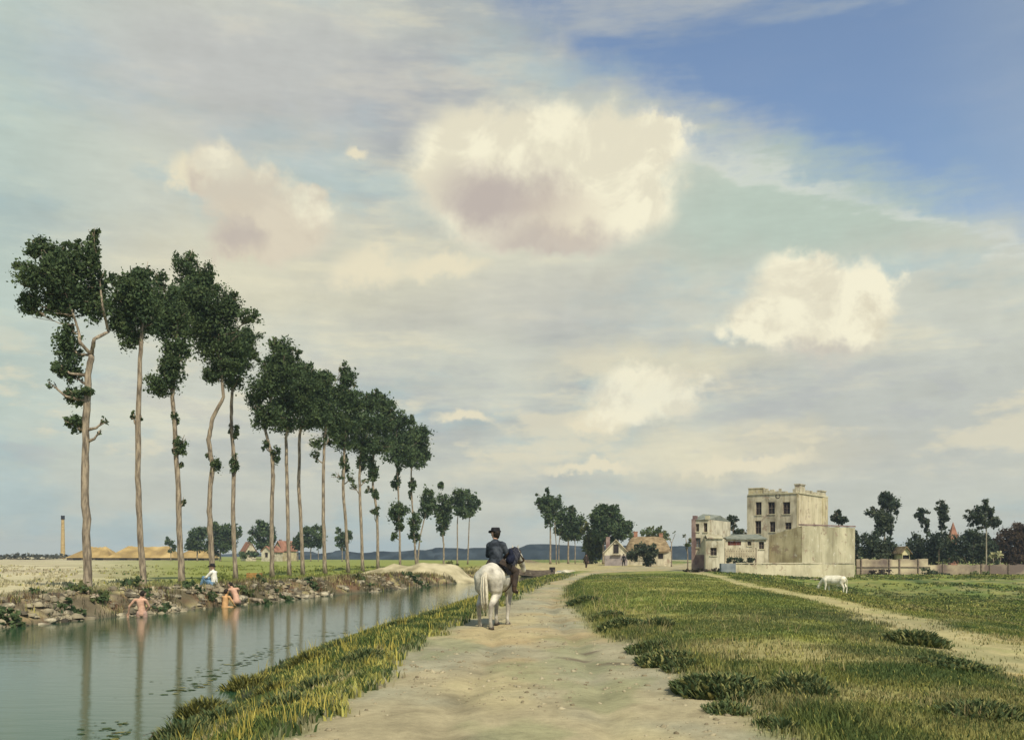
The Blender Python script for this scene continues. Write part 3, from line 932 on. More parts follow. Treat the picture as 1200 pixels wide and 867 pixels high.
row_tree('sixth canal tree, narrow topknot crown rising above its neighbours', 73.0,
         [[(319, 664, .22), (318, 610, .20), (320, 557, .19), (319, 535, .17), (311, 505, .13), (320, 450, .09)]],
         B(z3, (180, 78, 20, 28, .9, .1), (215, 110, 55, 45), (180, 175, 62, 52), (235, 195, 75, 70), (285, 125, 22, 18, .7), (165, 265, 80, 55), (110, 320, 48, 38, .9), (135, 395, 40, 50, .7, .1), (180, 390, 60, 55, .8),
           (148, 520, 18, 22), (194, 550, 20, 40)))
row_tree('seventh canal tree, straight pinkish trunk under a rounded crown', 76.6,
         [[(339, 663, .20), (337, 600, .18), (336, 550, .17), (335, 513, .15), (345, 460, .08)]],
         B(z3, (312, 190, 45, 34), (300, 250, 75, 60), (250, 330, 80, 66), (235, 415, 55, 48, .9), (300, 340, 60, 50)))
row_tree('eighth canal tree, slightly kinked trunk close beside the seventh', 80.6,
         [[(355, 662, .21), (352, 600, .19), (350, 570, .18), (351, 510, .15), (360, 460, .08)]],
         B(z3, (340, 250, 50, 45), (385, 245, 48, 40), (350, 325, 75, 60), (310, 410, 50, 42, .8), (370, 400, 60, 45)))
row_tree('ninth canal tree, crown top standing well clear with a pointed tip', 87.0,
         [[(381, 660, .22), (379, 610, .20), (379, 550, .18), (380, 515, .15), (388, 460, .08)]],
         B(z3, (415, 220, 34, 28), (400, 300, 72, 60), (425, 390, 78, 62), (480, 300, 55, 52), (480, 190, 20, 28), (495, 235, 42, 44), (365, 500, 34, 40, .4, .3), (350, 560, 22, 30, .3, .35), (415, 490, 30, 34, .5, .2)))
row_tree('tenth canal tree, pale trunk with loose hanging sprays below the crown', 95.0,
         [[(408, 661, .21), (405, 610, .19), (402, 575, .18), (403, 540, .15), (406, 480, .08)]],
         B(z3, (505, 320, 62, 55), (490, 420, 68, 60), (475, 495, 46, 42), (484, 585, 20, 44), (455, 640, 28, 18, .3, .3), (510, 650, 24, 22, .35, .3), (440, 440, 45, 45)))
row_tree('eleventh canal tree, brown trunk and spiky crown outline', 101.0,
         [[(425, 660, .22), (423, 610, .20), (421, 560, .18), (423, 530, .15), (430, 480, .08)]],
         B(z3, (570, 330, 55, 42), (610, 295, 20, 25), (560, 415, 74, 62), (545, 505, 66, 46), (558, 575, 24, 46), (525, 690, 22, 18, .3, .3), (575, 660, 20, 16, .3)))
row_tree('twelfth canal tree, thin trunk beaded with small leaf tufts', 108.0,
         [[(443, 660, .20), (442, 600, .18), (437, 570, .16), (437, 540, .14), (445, 490, .08)]],
         B(z3, (640, 340, 55, 42), (672, 360, 32, 32), (635, 425, 66, 55), (620, 515, 74, 38), (603, 625, 24, 42), (590, 570, 22, 24), (604, 722, 18, 28), (612, 795, 20, 20), (580, 700, 12, 14, .5)))
row_tree('thirteenth canal tree, trunk half hidden by a low dark clump of leaves', 121.0,
         [[(469, 660, .20), (468, 610, .18), (466, 560, .17), (464, 530, .12), (465, 500, .07)]],
         B(z3, (705, 470, 66, 52), (720, 550, 66, 42), (760, 412, 26, 28), (700, 400, 42, 36), (703, 672, 20, 26), (712, 620, 14, 24), (712, 795, 38, 36), (715, 845, 20, 28), (694, 890, 14, 24)))
row_tree('fourteenth canal tree, last of the near row with a round dense crown', 131.0,
         [[(488, 659, .21), (484, 610, .19), (482, 570, .17), (482, 545, .13), (484, 510, .07)]],
         B(z3, (800, 465, 40, 32), (770, 480, 62, 52), (808, 530, 36, 50), (775, 575, 50, 36), (740, 520, 50, 45), (772, 672, 15, 34), (762, 720, 9, 16), (782, 840, 26, 34), (780, 900, 22, 20)))

FAR = 'smaller trees continuing the canal row in the distance'
tree('small leaning tree just beyond the end of the tall canal row', 155.0, [[(489, 659, .20), (492, 630, .17), (498, 605, .14), (502, 580, .07)]],
     [(501, 587, 9, 13), (504, 594, 7, 9), (497, 598, 7, 8, .8), (503, 578, 5, 5, .8)], group=FAR, name='canal_tree')
tree('far canal tree with a tiny detached spire above its dense crown', 160.0, [[(520, 659, .22), (520, 638, .2), (518, 620, .16), (519, 592, .08), (517, 576, .04)]],
     [(521, 590, 9, 10), (523, 602, 8, 9), (517, 613, 8, 9), (520, 622, 4, 6), (517, 569, 3.2, 5.5), (526, 595, 6, 8), (516, 598, 6, 7)], group=FAR, name='canal_tree')
tree('far canal tree with a bulging left hand crown, second from last in the row', 172.0, [[(536, 659, .20), (536, 636, .18), (536, 610, .14), (538, 590, .06)]],
     [(539, 580, 9, 8), (537, 592, 8, 10), (541, 600, 8, 7)], group=FAR, name='canal_tree')
tree('last far canal tree with a crown leaning to the right over its thin trunk', 184.0, [[(548, 659, .20), (549, 636, .18), (550, 610, .14), (550, 590, .06)]],
     [(550, 581, 9, 8), (551, 592, 9, 9), (548, 601, 7, 7), (557, 588, 5, 6, .7)], group=FAR, name='canal_tree')

# trees standing in the fields beyond the left bank
LF = 'round field trees far beyond the left bank'
tree('tiny solitary tree beside the ochre barns on the left', 270, [[(200, 654, .2), (200, 648, .16), (199, 640, .1)]], [(198, 635, 4.5, 4.5), (202, 640, 4, 4), (200, 645, 3, 2.5, .6)], group=LF, name='field_tree')
tree('squat round field tree next to a larger one, left of the seated figure', 255, [[(231, 655, .3), (231, 645, .25), (231, 630, .12)]],
     [(226, 628, 7, 8), (234, 627, 7, 9), (230, 638, 10, 8), (222, 640, 5, 6)], group=LF, name='field_tree')
tree('largest bushy field tree directly above the seated figure in white', 250, [[(258, 655, .35), (258, 646, .3), (258, 630, .15)]],
     [(253, 621, 9, 9), (263, 619, 9, 8), (258, 632, 13, 10), (270, 628, 8, 9), (278, 624, 5, 8, .9), (246, 635, 8, 10), (262, 640, 10, 6), (250, 645, 7, 5)], group=LF, name='field_tree')
tree('round tree growing between the red roofed cottages', 248, [[(308, 655, .3), (308, 645, .25), (308, 630, .12)]],
     [(307, 615, 6, 7), (300, 624, 7, 7), (312, 624, 9, 9), (305, 634, 10, 8), (320, 628, 6, 9), (309, 641, 8, 6), (299, 648, 6, 4), (288, 650, 7, 4)], group=LF, name='field_tree')
tree('small oval field tree right of the red roofed cottages', 252, [[(349, 655, .22), (349, 647, .2), (349, 635, .1)]],
     [(349, 631, 5, 7), (347, 639, 5.5, 6), (352, 640, 4.5, 6)], group=LF, name='field_tree')
tree('broad square topped field tree right of the small oval one', 250, [[(364, 656, .25), (364, 646, .2), (365, 630, .1)], [(373, 656, .15), (373, 645, .12), (371, 632, .06)]],
     [(362, 622, 7, 6), (373, 620, 5, 6), (367, 631, 11, 9), (361, 636, 6, 6), (375, 632, 5, 8), (369, 638, 8, 4)], group=LF, name='field_tree')
tree('rightmost small field tree standing alone against the sky', 245, [[(401, 657, .2), (401, 645, .17), (400, 630, .08)], [(405, 657, .12), (405, 640, .08), (404, 632, .05)]],
     [(398, 624, 5, 6), (404, 628, 6, 7), (396, 633, 5, 6), (402, 638, 5, 5), (410, 626, 3, 5, .7)], group=LF, name='field_tree')

# middle distance, behind the bend of the road
z6 = lambda px, py: (600 + px / 5.217, 550 + py / 5.217)


def B6(*rows):
    return [(*z6(a[0], a[1]), a[2] / 5.217, a[3] / 5.217, *a[4:]) for a in rows]


tree('poplar with a spiky top, leftmost of the trees behind the road', 175, [[(645, 660, .28), (645, 640, .24), (645, 610, .16), (642, 578, .05)], [(652, 660, .15), (652, 640, .13), (650, 612, .08)]],
     B6((215, 145, 13, 30), (200, 185, 42, 22), (235, 200, 66, 42), (265, 210, 40, 42), (190, 240, 42, 32), (235, 265, 52, 42), (230, 330, 26, 40, .7), (155, 152, 9, 12, .6), (150, 205, 12, 10, .6)), name='field_tree')
tree('second tree behind the road, rounded crown beside the spiky poplar', 182, [[(666, 660, .25), (666, 640, .22), (665, 610, .12)], [(655, 660, .14), (655, 638, .12), (657, 615, .06)], [(674, 660, .14), (674, 640, .12), (672, 615, .06)]],
     B6((348, 245, 34, 26), (325, 300, 52, 48), (375, 330, 55, 60), (300, 360, 42, 46), (355, 390, 60, 40), (400, 370, 38, 55)), name='field_tree')
tree('low dark tree filling the gap left of the great elm', 172, [[(691, 661, .25), (691, 645, .2), (691, 625, .1)]],
     B6((455, 370, 34, 38, 1, .15), (490, 420, 50, 55), (470, 470, 42, 50), (520, 500, 50, 55), (480, 540, 40, 40), (530, 450, 40, 50)), name='field_tree', pal=PAL_OLIVE)
tree('great round elm towering over the white cottage', 168, [[(707, 661, .30), (707, 640, .27), (707, 612, .18), (710, 596, .08)]],
     B6((540, 245, 48, 34), (610, 250, 44, 32), (520, 290, 48, 40), (575, 300, 70, 52), (630, 300, 38, 48), (560, 360, 62, 48), (620, 380, 64, 48), (690, 345, 44, 38), (705, 380, 38, 40), (600, 425, 40, 28, .8), (660, 410, 40, 30, .8), (535, 400, 36, 44)), name='field_tree')
tree('flat topped olive tree showing above the thatched roof', 195, [[(766, 660, .25), (766, 640, .2), (766, 628, .1)]],
     B6((860, 372, 48, 24), (905, 395, 42, 24), (825, 395, 30, 18, .8), (935, 415, 28, 18, .8)), name='field_tree', pal=PAL_OLIVE)
tree('dark drooping tree standing in front of the thatched house', 140, [[(761, 669, .20), (761, 655, .16), (758, 645, .08)]],
     B6((790, 490, 62, 30), (850, 500, 36, 40), (745, 520, 36, 34), (845, 555, 32, 42), (842, 595, 18, 18), (720, 530, 16, 24), (800, 525, 34, 20, .8)), name='field_tree', pal=PAL_DUSK)
tree('bare forked stump tree with hardly a leaf, right of the thatched house', 150, [[(787, 666, .16), (787, 650, .13), (787, 636, .1)], [(787, 636, .09), (784, 631, .07), (783, 626, .05)], [(787, 636, .08), (790, 630, .06), (791, 625, .05)]],
     [(790.5, 624, 2, 1.2, .4), (782, 625, 1.5, 1, .3)], name='stump_tree', limbs=False)
tree('thin sapling leaning beside the left wall of the ruined house', 112, [[(806, 668, .1), (806, 650, .08), (804, 632, .05)]],
     [(805, 640, 4, 5, .6), (802, 628, 2.5, 2, .5), (808, 634, 3, 4, .6)], name='sapling', pal=PAL_OLIVE)

z8 = lambda px, py: (970 + px / 5.1, 550 + py / 5.1)


def B8(*rows):
    return [(*z8(a[0], a[1]), a[2] / 5.1, a[3] / 5.1, *a[4:]) for a in rows]


tree('dark tree with a crooked trunk between the two tall buildings', 124, [[(862, 684, .22), (861, 640, .2), (859, 620, .14)]],
     [(859, 609, 6.5, 5), (858, 617, 4.5, 7), (861, 626, 6, 6), (868, 625, 7, 5), (875, 625, 5, 4)], name='garden_tree', pal=PAL_DUSK)
tree('small round treetop peeping over the long blank wall', 122, [[(983, 684, .22), (983, 640, .2), (983, 612, .1)]],
     [(982, 602, 4.5, 5), (984, 608, 7, 6), (979, 608, 4.5, 4.5), (988, 609, 4, 4.5)], name='garden_tree', pal=PAL_DUSK)
tree('tallest tree on the right with a crown stacked in two lobes and a white trunk', 135, [[(1037, 672, .20), (1037, 640, .18), (1037, 615, .14), (1040, 590, .06)]],
     B8((350, 155, 36, 26), (375, 205, 50, 44), (345, 200, 40, 40), (270, 250, 45, 26), (300, 290, 50, 30), (340, 300, 48, 60), (365, 335, 28, 50), (320, 345, 42, 40), (300, 370, 36, 36), (410, 225, 24, 34, .8)), name='field_tree', pal=PAL_DUSK, bark=M_bark_pale)
tree('slender tree with a mop crown, left of the pair on the right', 140, [[(1089, 672, .16), (1088, 640, .13), (1086, 625, .1), (1083, 605, .05)]],
     B8((562, 258, 32, 22), (575, 290, 28, 28), (548, 280, 24, 22), (582, 330, 20, 30, .8), (592, 365, 16, 30, .7)), name='field_tree', pal=PAL_DUSK)
tree('slender tree with a tapering crown and a pale trunk, right of the pair', 136, [[(1105, 674, .16), (1104, 645, .14), (1104, 620, .1), (1102, 600, .05)]],
     B8((672, 210, 30, 22), (688, 245, 34, 34), (665, 260, 24, 28), (690, 300, 28, 34), (684, 340, 22, 30, .9), (700, 275, 22, 30, .8)), name='field_tree', pal=PAL_DUSK, bark=M_bark_pale)
tree('ragged open crowned tree near the right edge, thin tan trunk', 130, [[(1156, 674, .15), (1156, 640, .13), (1156, 620, .11), (1155, 600, .05)]],
     B8((945, 200, 24, 28, .9), (940, 235, 28, 24, .8), (880, 260, 42, 34), (905, 300, 50, 40), (850, 280, 26, 28, .7), (835, 245, 12, 10, .5), (975, 255, 30, 42), (990, 315, 42, 34), (1010, 320, 20, 26, .8), (920, 340, 30, 22, .8)), name='field_tree', pal=PAL_DUSK, bark=M_bark_pale)


def bush(label, d, blobs, low=False, grow=1.0, pal=PAL_DUSK, base_px=None, name='bush', layers=5.0, cat='bush', group=None):
    px = base_px or blobs[0][0]
    bx = at(px, d)
    bz = hz1(bx, d) - 0.05
    root = empty(name, (bx, d, bz), label, cat, group)
    bm = bmesh.new()
    out = []
    r = random.Random(int(px * 3))
    for bl in blobs:
        x, y, rx, ry = bl[:4]
        R, Rz = rx / F * d * grow, ry / F * d * grow
        c = Vector((at(x, d) - bx, r.uniform(-.5, .5) * R, zat(y, d) - bz))
        if low:
            c.z = hz1(at(x, d), d + c.y) - bz + Rz * .55
        out.append((tuple(c), (R, R * 1.1, Rz), bl[4] if len(bl) > 4 else 1.0, bl[5] if len(bl) > 5 else 0.0))
        add_tube(bm, [Vector((0, 0, -0.05)), Vector((c.x * 0.85, c.y, c.z * 0.4)), c], [0.09, 0.06, 0.02], 6)
    bm_obj('stem', bm, M_bark, root, smooth=True)
    leaf_mesh('foliage', out, root, d, pal, layers=layers, seed=int(px))
    return root


SH = 'dark bushes behind the right hand fence'
bush('dark rounded bush at the foot of the tallest right hand tree', 133, [(1021, 636, 11, 11), (1030, 642, 13, 10), (1016, 648, 8, 8), (1040, 640, 8, 9), (1046, 646, 9, 8), (1036, 652, 12, 7)], group=SH, grow=1.22)
bush('narrow dark green bush against the right end of the long wall', 121, [(1004, 632, 4, 8), (1006, 645, 5, 8), (1003, 655, 4, 6)], group=SH, grow=1.22)
bush('dark bush under the left slender tree of the pair', 137, [(1074, 636, 9, 9), (1068, 645, 8, 8), (1080, 648, 9, 9), (1072, 655, 10, 6)], group=SH, grow=1.22)
bush('dark bush filling the ground under the right slender tree', 133, [(1098, 634, 11, 9), (1092, 645, 10, 10), (1106, 645, 10, 10), (1114, 640, 6, 8), (1100, 655, 13, 6)], group=SH, grow=1.22)
bush('wide dark thicket rising to a hump behind the ragged tree', 145, [(1140, 628, 10, 8), (1130, 637, 11, 10), (1148, 634, 10, 10), (1122, 648, 10, 9), (1136, 650, 12, 9), (1152, 647, 11, 11), (1160, 642, 9, 10)], group=SH, grow=1.22)
bush('brown leaved thicket on the rise at the far right edge', 150, [(1187, 628, 13, 8), (1198, 622, 12, 9), (1174, 636, 10, 8), (1180, 646, 12, 11), (1196, 640, 14, 13), (1212, 630, 14, 14), (1190, 656, 14, 8), (1168, 650, 8, 8), (1210, 650, 14, 10)], group=SH, grow=1.22,
     pal=(np.array((0.050, 0.040, 0.030)), np.array((0.085, 0.060, 0.040)), np.array((0.115, 0.080, 0.050))))
bush('pale yellow flowering bush in front of the dark thicket', 120, [(1168, 648, 5, 4), (1172, 652, 5, 4, .7), (1165, 652, 4, 4, .7)], pal=(np.array((0.2, 0.2, 0.09)), np.array((0.42, 0.40, 0.20)), np.array((0.62, 0.58, 0.33))), layers=2.2)
WS = 'scrub at the foot of the boundary wall'
bush('purplish scrub at the wall foot below the tallest right hand tree', 110.5, [(1030, 668, 8, 4), (1040, 667, 7, 4), (1022, 670, 6, 3)], low=True, group=WS, pal=(np.array((.05, .042, .04)), np.array((.09, .075, .06)), np.array((.13, .115, .075))), layers=3)
bush('dark scrub at the wall foot where the wall steps down', 110, [(1086, 668, 9, 4.5), (1098, 669, 8, 4), (1110, 670, 7, 3.5)], low=True, group=WS, layers=3)
bush('thin scrub at the wall foot below the ragged right hand tree', 110, [(1142, 671, 7, 3), (1153, 671, 6, 3.4)], low=True, group=WS, pal=PAL_OLIVE, layers=3)
bush('low dark bush at the gate post below the pale flowering bush', 117, [(1170, 662, 5, 5), (1169, 669, 5, 5)], pal=PAL_DUSK)
bush('dark bush on the bank beyond the sandy heap', 96, [(533, 664, 7, 4), (526, 661, 6, 3), (540, 666, 4, 3)], pal=PAL_OLIVE)

# ------------------------------------------------------------------ weeds at the road edge
def weed(label, x, y, r0, h, seed, pal=None, group='weed clumps along the right edge of the road', n=None, name='weed_tuft'):
    r = np.random.default_rng(seed)
    z = hz1(x, y)
    pal = pal or (np.array((0.060, 0.090, 0.040)), np.array((0.115, 0.150, 0.058)), np.array((0.30, 0.28, 0.10)))
    n = n or int(620 * r0 * r0 / 0.09 + 120)
    root = np.stack([np.clip(r.normal(0, r0 * 0.40, n), -r0 * .68, r0 * .68), np.clip(r.normal(0, r0 * 0.40, n), -r0 * .68, r0 * .68), np.zeros(n)], 1)
    root[:, 2] = height(root[:, 0] + x, root[:, 1] + y) - z - 0.02
    out = r.uniform(0, 2 * math.pi, n)
    L = 1.3 * h * r.uniform(0.35, 1.15, n) * np.exp(-(np.hypot(root[:, 0], root[:, 1]) / (r0 * 1.1)) ** 2)
    d = np.stack([np.cos(out) * 0.55, np.sin(out) * 0.55, np.ones(n)], 1) + np.concatenate([root[:, :2] / r0 * 0.5, np.zeros((n, 1))], 1)
    d /= np.linalg.norm(d, axis=1)[:, None]
    s = np.stack([-np.sin(out), np.cos(out), np.zeros(n)], 1)
    w = (0.0045 + 0.010 * r.uniform(0, 1, n))[:, None] * (1 + 0.8 * (r0 > 0.5))
    m1 = root + d * L[:, None] * 0.45
    m2 = root + d * L[:, None] * 0.8 + np.array((0, 0, -1)) * L[:, None] * 0.06
    tip = root + d * L[:, None] * 1.05 + np.array((0, 0, -1)) * L[:, None] * 0.20
    v = np.stack([root - s * w * 0.4, root + s * w * 0.4, m1 + s * w, m2 + s * w * 0.8, tip, m2 - s * w * 0.8, m1 - s * w], 1).reshape(-1, 3)
    o = np.arange(n)[:, None] * 7
    f = np.concatenate([o + np.array(k) for k in ((0, 1, 2), (0, 2, 6), (6, 2, 3), (6, 3, 5), (5, 3, 4))])
    t = (r.uniform(0, 1, n)[:, None] ** 1.4 + .35 * np.sin(out * 2)[:, None] * 0.3).clip(0, 1)
    c = np.where(t < .5, pal[0] * (1 - 2 * t) + pal[1] * 2 * t, pal[1] * (2 - 2 * t) + pal[2] * (2 * t - 1)) * r.uniform(.8, 1.25, n)[:, None]
    ob = mesh_np(name, v, f, M_leaf, cols=np.repeat(c, 7, axis=0))
    ob.location = (x, y, z)
    return tag(ob, label, 'weeds', group)


def gxy(px, py, z=0.0):
    d = (EYE - z) * F / (py - HZ)
    return at(px, d), d


WL = [
    (838, 806, .42, .24, 'largest leafy weed clump on the right edge of the road'),
    (868, 812, .26, .17, 'medium weed clump joined to the right side of the largest one'),
    (812, 806, .20, .16, 'bluish weed clump joined to the left side of the largest one'),
    (853, 826, .22, .13, 'low weed clump just in front of the largest one'),
    (935, 812, .26, .20, 'bushy weed clump standing apart to the right of the largest one'),
    (958, 820, .16, .15, 'small weed clump beside the bushy one on bare straw ground'),
    (900, 842, .11, .12, 'tiny rounded weed tuft near the bottom edge, left of an upright one'),
    (921, 848, .09, .16, 'tiny upright weed tuft near the bottom edge'),
    (800, 782, .24, .15, 'ragged weed clump where the road edge starts to widen'),
    (778, 775, .34, .19, 'dark weed clump hugging the road edge above the ragged one'),
    (760, 762, .30, .17, 'dark weed clump with straw around it at the road edge'),
    (770, 741, .28, .20, 'round weed clump a step into the meadow from the road'),
    (728, 737, .36, .20, 'long dark weed clump on the road edge opposite the rider'),
    (712, 725, .30, .16, 'small dark weed clump, second farthest along the road edge'),
    (683, 708, .35, .18, 'farthest weed clump where the road narrows'),
    (1075, 763, .35, .22, 'dark weed clump alone in the meadow near the sandy track'),
    (1150, 845, .30, .16, 'grassy weed clump in the lower right corner'),
    (1120, 790, .40, .14, 'low spreading weed clump deep in the right meadow'),
]
for i, (px, py, r0, h, lab) in enumerate(WL):
    x, y = gxy(px, py, 0.05)
    weed(lab, x, y, 1.2 * r0 * (1 + y / 60), .92 * h * (1 + y / 60), 300 + i)
VG = 'weed clumps on the grassy slope beside the canal'
YW = (np.array((0.06, 0.075, 0.03)), np.array((0.16, 0.16, 0.045)), np.array((0.34, 0.30, 0.07)))
WV = [
    (330, 833, .34, .20, 'isolated dark weed clump on sandy ground at the left road edge', None),
    (368, 808, .30, .18, 'dark weed clump lying between bare sand patches on the left road edge', None),
    (425, 782, .36, .20, 'dark grassy hump sticking out into the left side of the road', None),
    (470, 742, .40, .18, 'dark weed clump at the road edge closest behind the rider', None),
    (508, 727, .36, .16, 'farthest dark weed clump on the slope, near the horse', None),
    (285, 775, .34, .26, 'yellow flowering weed clump overhanging the water', YW),
    (235, 800, .36, .26, 'yellowish reedy clump at the water edge', YW),
    (255, 822, .34, .22, 'mixed green weed clump halfway down the near slope', None),
    (212, 832, .36, .26, 'tangled dark weed clump with a dead brown branch by the water', None),
    (320, 790, .30, .20, 'bright yellow weed clump in the middle of the slope', YW),
    (360, 765, .34, .20, 'yellow green weed clump high on the slope', YW),
    (395, 752, .36, .22, 'dark green weed clump close to the waterline', None),
    (185, 850, .34, .22, 'dark waterside clump nearest the bottom left of the road', None),
]
for i, (px, py, r0, h, lab, pal) in enumerate(WV):
    x, y = gxy(px, py, -0.15)
    weed(lab, x, y, r0 * (1 + y / 70), h * (1 + y / 70), 400 + i, pal, VG)
x, y = gxy(190, 846, -0.35)
bm = bmesh.new()
for k in range(7):
    a = random.uniform(-.6, .9)
    add_tube(bm, [(0.05 * k - .2, random.uniform(-.1, .1), -.06), (0.05 * k - .1 + .25 * a, .1, .14), (0.05 * k + .5 * a, random.uniform(-.15, .15), random.uniform(.12, .34))], [.014, .010, .004], 5)
o = bm_obj('dead_branch', bm, M_wood, smooth=True)
o.location = (x, y, hz1(x, y))
tag(o, 'dead brown branch lying in the weeds at the water edge', 'branch')

# ------------------------------------------------------------------ rubble on the far bank
def stone_mesh(seed):
    r = random.Random(seed)
    bm = bmesh.new()
    bmesh.ops.create_icosphere(bm, subdivisions=3, radius=0.5)
    off = Vector((r.uniform(0, 99), r.uniform(0, 99), 0))
    for v in bm.verts:
        p = v.co
        n = float(fbm(np.array([p.x * 2.2 + off.x + p.z]), np.array([p.y * 2.2 + off.y - p.z]), seed, 3)[0])
        v.co = p * (0.45 + 1.05 * n)
        v.co.z *= 0.62
        v.co.x = max(min(v.co.x, .42), -.42)
        v.co.z = min(v.co.z, .24)
    bmesh.ops.recalc_face_normals(bm, faces=bm.faces)
    me = bpy.data.meshes.new('bank_stone')
    bm.to_mesh(me)
    bm.free()
    me.materials.append(M_stone)
    return me


SM = [stone_mesh(s) for s in range(5)]
rs = random.Random(5)
k = 0
while k < 64:
    y = 24 + 44 * rs.random() ** 1.5
    sl = rs.choice((0.25, 0.4, 0.6, 0.9, 1.2, 1.7, 2.0)) + rs.uniform(-.15, .15)
    x = float(curve(_XL, y)) - sl
    if x / y < -0.56:
        continue
    z = hz1(x, y)
    s = rs.uniform(0.26, 0.70) * (1.15 if sl < 1 else 0.75)
    o = put(bpy.data.objects.new('bank_stone', SM[k % 5]))
    o.location = (x, y, z - 0.06 * s)
    o.rotation_euler = (rs.uniform(-.2, .2), rs.uniform(-.2, .2), rs.uniform(0, 6.3))
    o.scale = (s * rs.uniform(.9, 1.6), s, s * rs.uniform(.7, 1.1))
    tag(o, 'rough pale stone in the rubble lining the far bank of the canal', 'stone', 'stones along the far canal bank')
    k += 1

BW = 'low bushes rooted in the far canal bank'
rb = random.Random(77)
BK = [('dark bramble patch on the far bank left of the standing bather', 33.6, 1.2, .8), ('olive bramble patch on the far bank below the leftmost tall tree', 35.5, 1.6, .9), ('dark bramble hollow right behind the standing bather', 38.2, 1.0, .9),
      ('low bramble patch between the standing bather and the seated person', 41.8, 1.4, .8), ('dark bramble patch at the water below the seated person', 45.0, .7, .9), ('bramble patch right of the two bathers', 48.5, 1.1, .8),
      ('small bramble patch on the bank below the wooden crate', 53.0, 1.4, .7), ('bramble patch farther along the far bank, half way to the sandy heap', 60.0, .9, .9), ('yellowish bramble patch on the bank next to the sandy heap', 69.0, 1.0, 1.0), ('leftmost bramble patch at the edge of the view on the far bank', 30.6, 1.3, .9)]
for i, (lab, y, sl, s) in enumerate(BK):
    x = float(curve(_XL, y)) - sl
    pxx = 600 + x / y * F
    kx = F / y
    bl = [(pxx + rb.uniform(-1, 1) * kx * .9 * s, 0, kx * .45 * s * rb.uniform(.7, 1.2), kx * .26 * s * rb.uniform(.7, 1.2)) for _ in range(5)]
    bush(lab, y, bl, low=True, pal=PAL_OLIVE if i % 3 == 1 else PAL, name='bramble', group=BW, base_px=pxx, layers=3.2)

# sandy heap on the point of the far bank
hb = bmesh.new()
bx, by = -7.2, 80.0
zg = hz1(bx, by)
NU, NV = 44, 30
grid = []
for j in range(NV + 1):
    row = []
    for i in range(NU + 1):
        u, v = i / NU * 2 - 1, j / NV * 2 - 1
        X, Y = u * 6.2, v * 2.8
        g = max(0.0, 1 - abs(u) ** 1.7 - v * v * 0.9)
        hh = 0.95 * g ** 0.9 * (0.75 + 0.5 * float(vnoise(np.array([X * .9]), np.array([Y * .9]), 4)[0])) + (0.10 * float(vnoise(np.array([X * 3.]), np.array([Y * 3.]), 9)[0]) if g > 0 else -0.0)
        gz = hz1(bx + X, by + Y) - zg
        row.append(hb.verts.new((X, Y, gz - 0.06 + hh)))
    grid.append(row)
for j in range(NV):
    for i in range(NU):
        hb.faces.new((grid[j][i], grid[j][i + 1], grid[j + 1][i + 1], grid[j + 1][i]))
M_heap = mat_noise('pale_sand', (0.24, 0.205, 0.115), (0.52, 0.455, 0.28), 0.8, 0.95, (0.42, 0.365, 0.215), 0.5, 9)
o = bm_obj('sand_heap', hb, M_heap, smooth=True)
o.location = (bx, by, zg)
tag(o, 'long pale sandy heap on the point of the far bank', 'sand heap')
# ================================================================== BUILDINGS
class Face:
    """a vertical wall plane through C running along direction a; reads photo columns and rows on that plane"""

    def __init__(s, C, a):
        s.C, s.a = Vector(C), Vector((a[0], a[1], 0)).normalized()
        s.n = Vector((s.a.y, -s.a.x, 0))
        if s.n.y > 0:
            s.n = -s.n

    def u(s, px):
        k = (px - 600) / F
        return (k * s.C.y - s.C.x) / (s.a.x - k * s.a.y)

    def z(s, px, py):
        return zat(py, s.C.y + s.u(px) * s.a.y)

    def p(s, u, z, off=0.0):
        return Vector((s.C.x + s.a.x * u + s.n.x * off, s.C.y + s.a.y * u + s.n.y * off, z))


def pierced(bm, face, u0, u1, z0, z1, holes, depth=0.22, off=0.0):
    """wall sheet with real openings and their reveals"""
    lo, hi = min(u0, u1), max(u0, u1)
    us = sorted({lo, hi, *[h[0] for h in holes], *[h[1] for h in holes]})
    zs = sorted({z0, z1, *[h[2] for h in holes], *[h[3] for h in holes]})
    for i in range(len(us) - 1):
        for j in range(len(zs) - 1):
            mu, mz = (us[i] + us[i + 1]) / 2, (zs[j] + zs[j + 1]) / 2
            if any(h[0] < mu < h[1] and h[2] < mz < h[3] for h in holes):
                continue
            bm.faces.new([bm.verts.new(face.p(u, z, off)) for u, z in ((us[i], zs[j]), (us[i + 1], zs[j]), (us[i + 1], zs[j + 1]), (us[i], zs[j + 1]))])
    for (a, b, c, d) in holes:
        for (q, w) in (((a, c), (b, c)), ((b, c), (b, d)), ((b, d), (a, d)), ((a, d), (a, c))):
            bm.faces.new([bm.verts.new(face.p(*q, off)), bm.verts.new(face.p(*w, off)), bm.verts.new(face.p(*w, off - depth)), bm.verts.new(face.p(*q, off - depth))])


def quad(bm, *pts):
    return bm.faces.new([bm.verts.new(p) for p in pts])


def slab(bm, face, u0, u1, z0, z1, o0, o1):
    """box lying along a face, from offset o0 to o1"""
    c = [face.p(u, z, o) for u in (u0, u1) for z in (z0, z1) for o in (o0, o1)]
    vs = [bm.verts.new(p) for p in c]
    for q in ((0, 1, 3, 2), (4, 6, 7, 5), (0, 4, 5, 1), (2, 3, 7, 6), (0, 2, 6, 4), (1, 5, 7, 3)):
        bm.faces.new([vs[i] for i in q])


def pieces(name, bm, mat, root):
    """link a mesh whose vertices are in world metres under its root"""
    top = root
    while top.parent is not None:
        top = top.parent
    bmesh.ops.translate(bm, verts=bm.verts, vec=-Vector(top.location))
    return bm_obj(name, bm, mat, root)


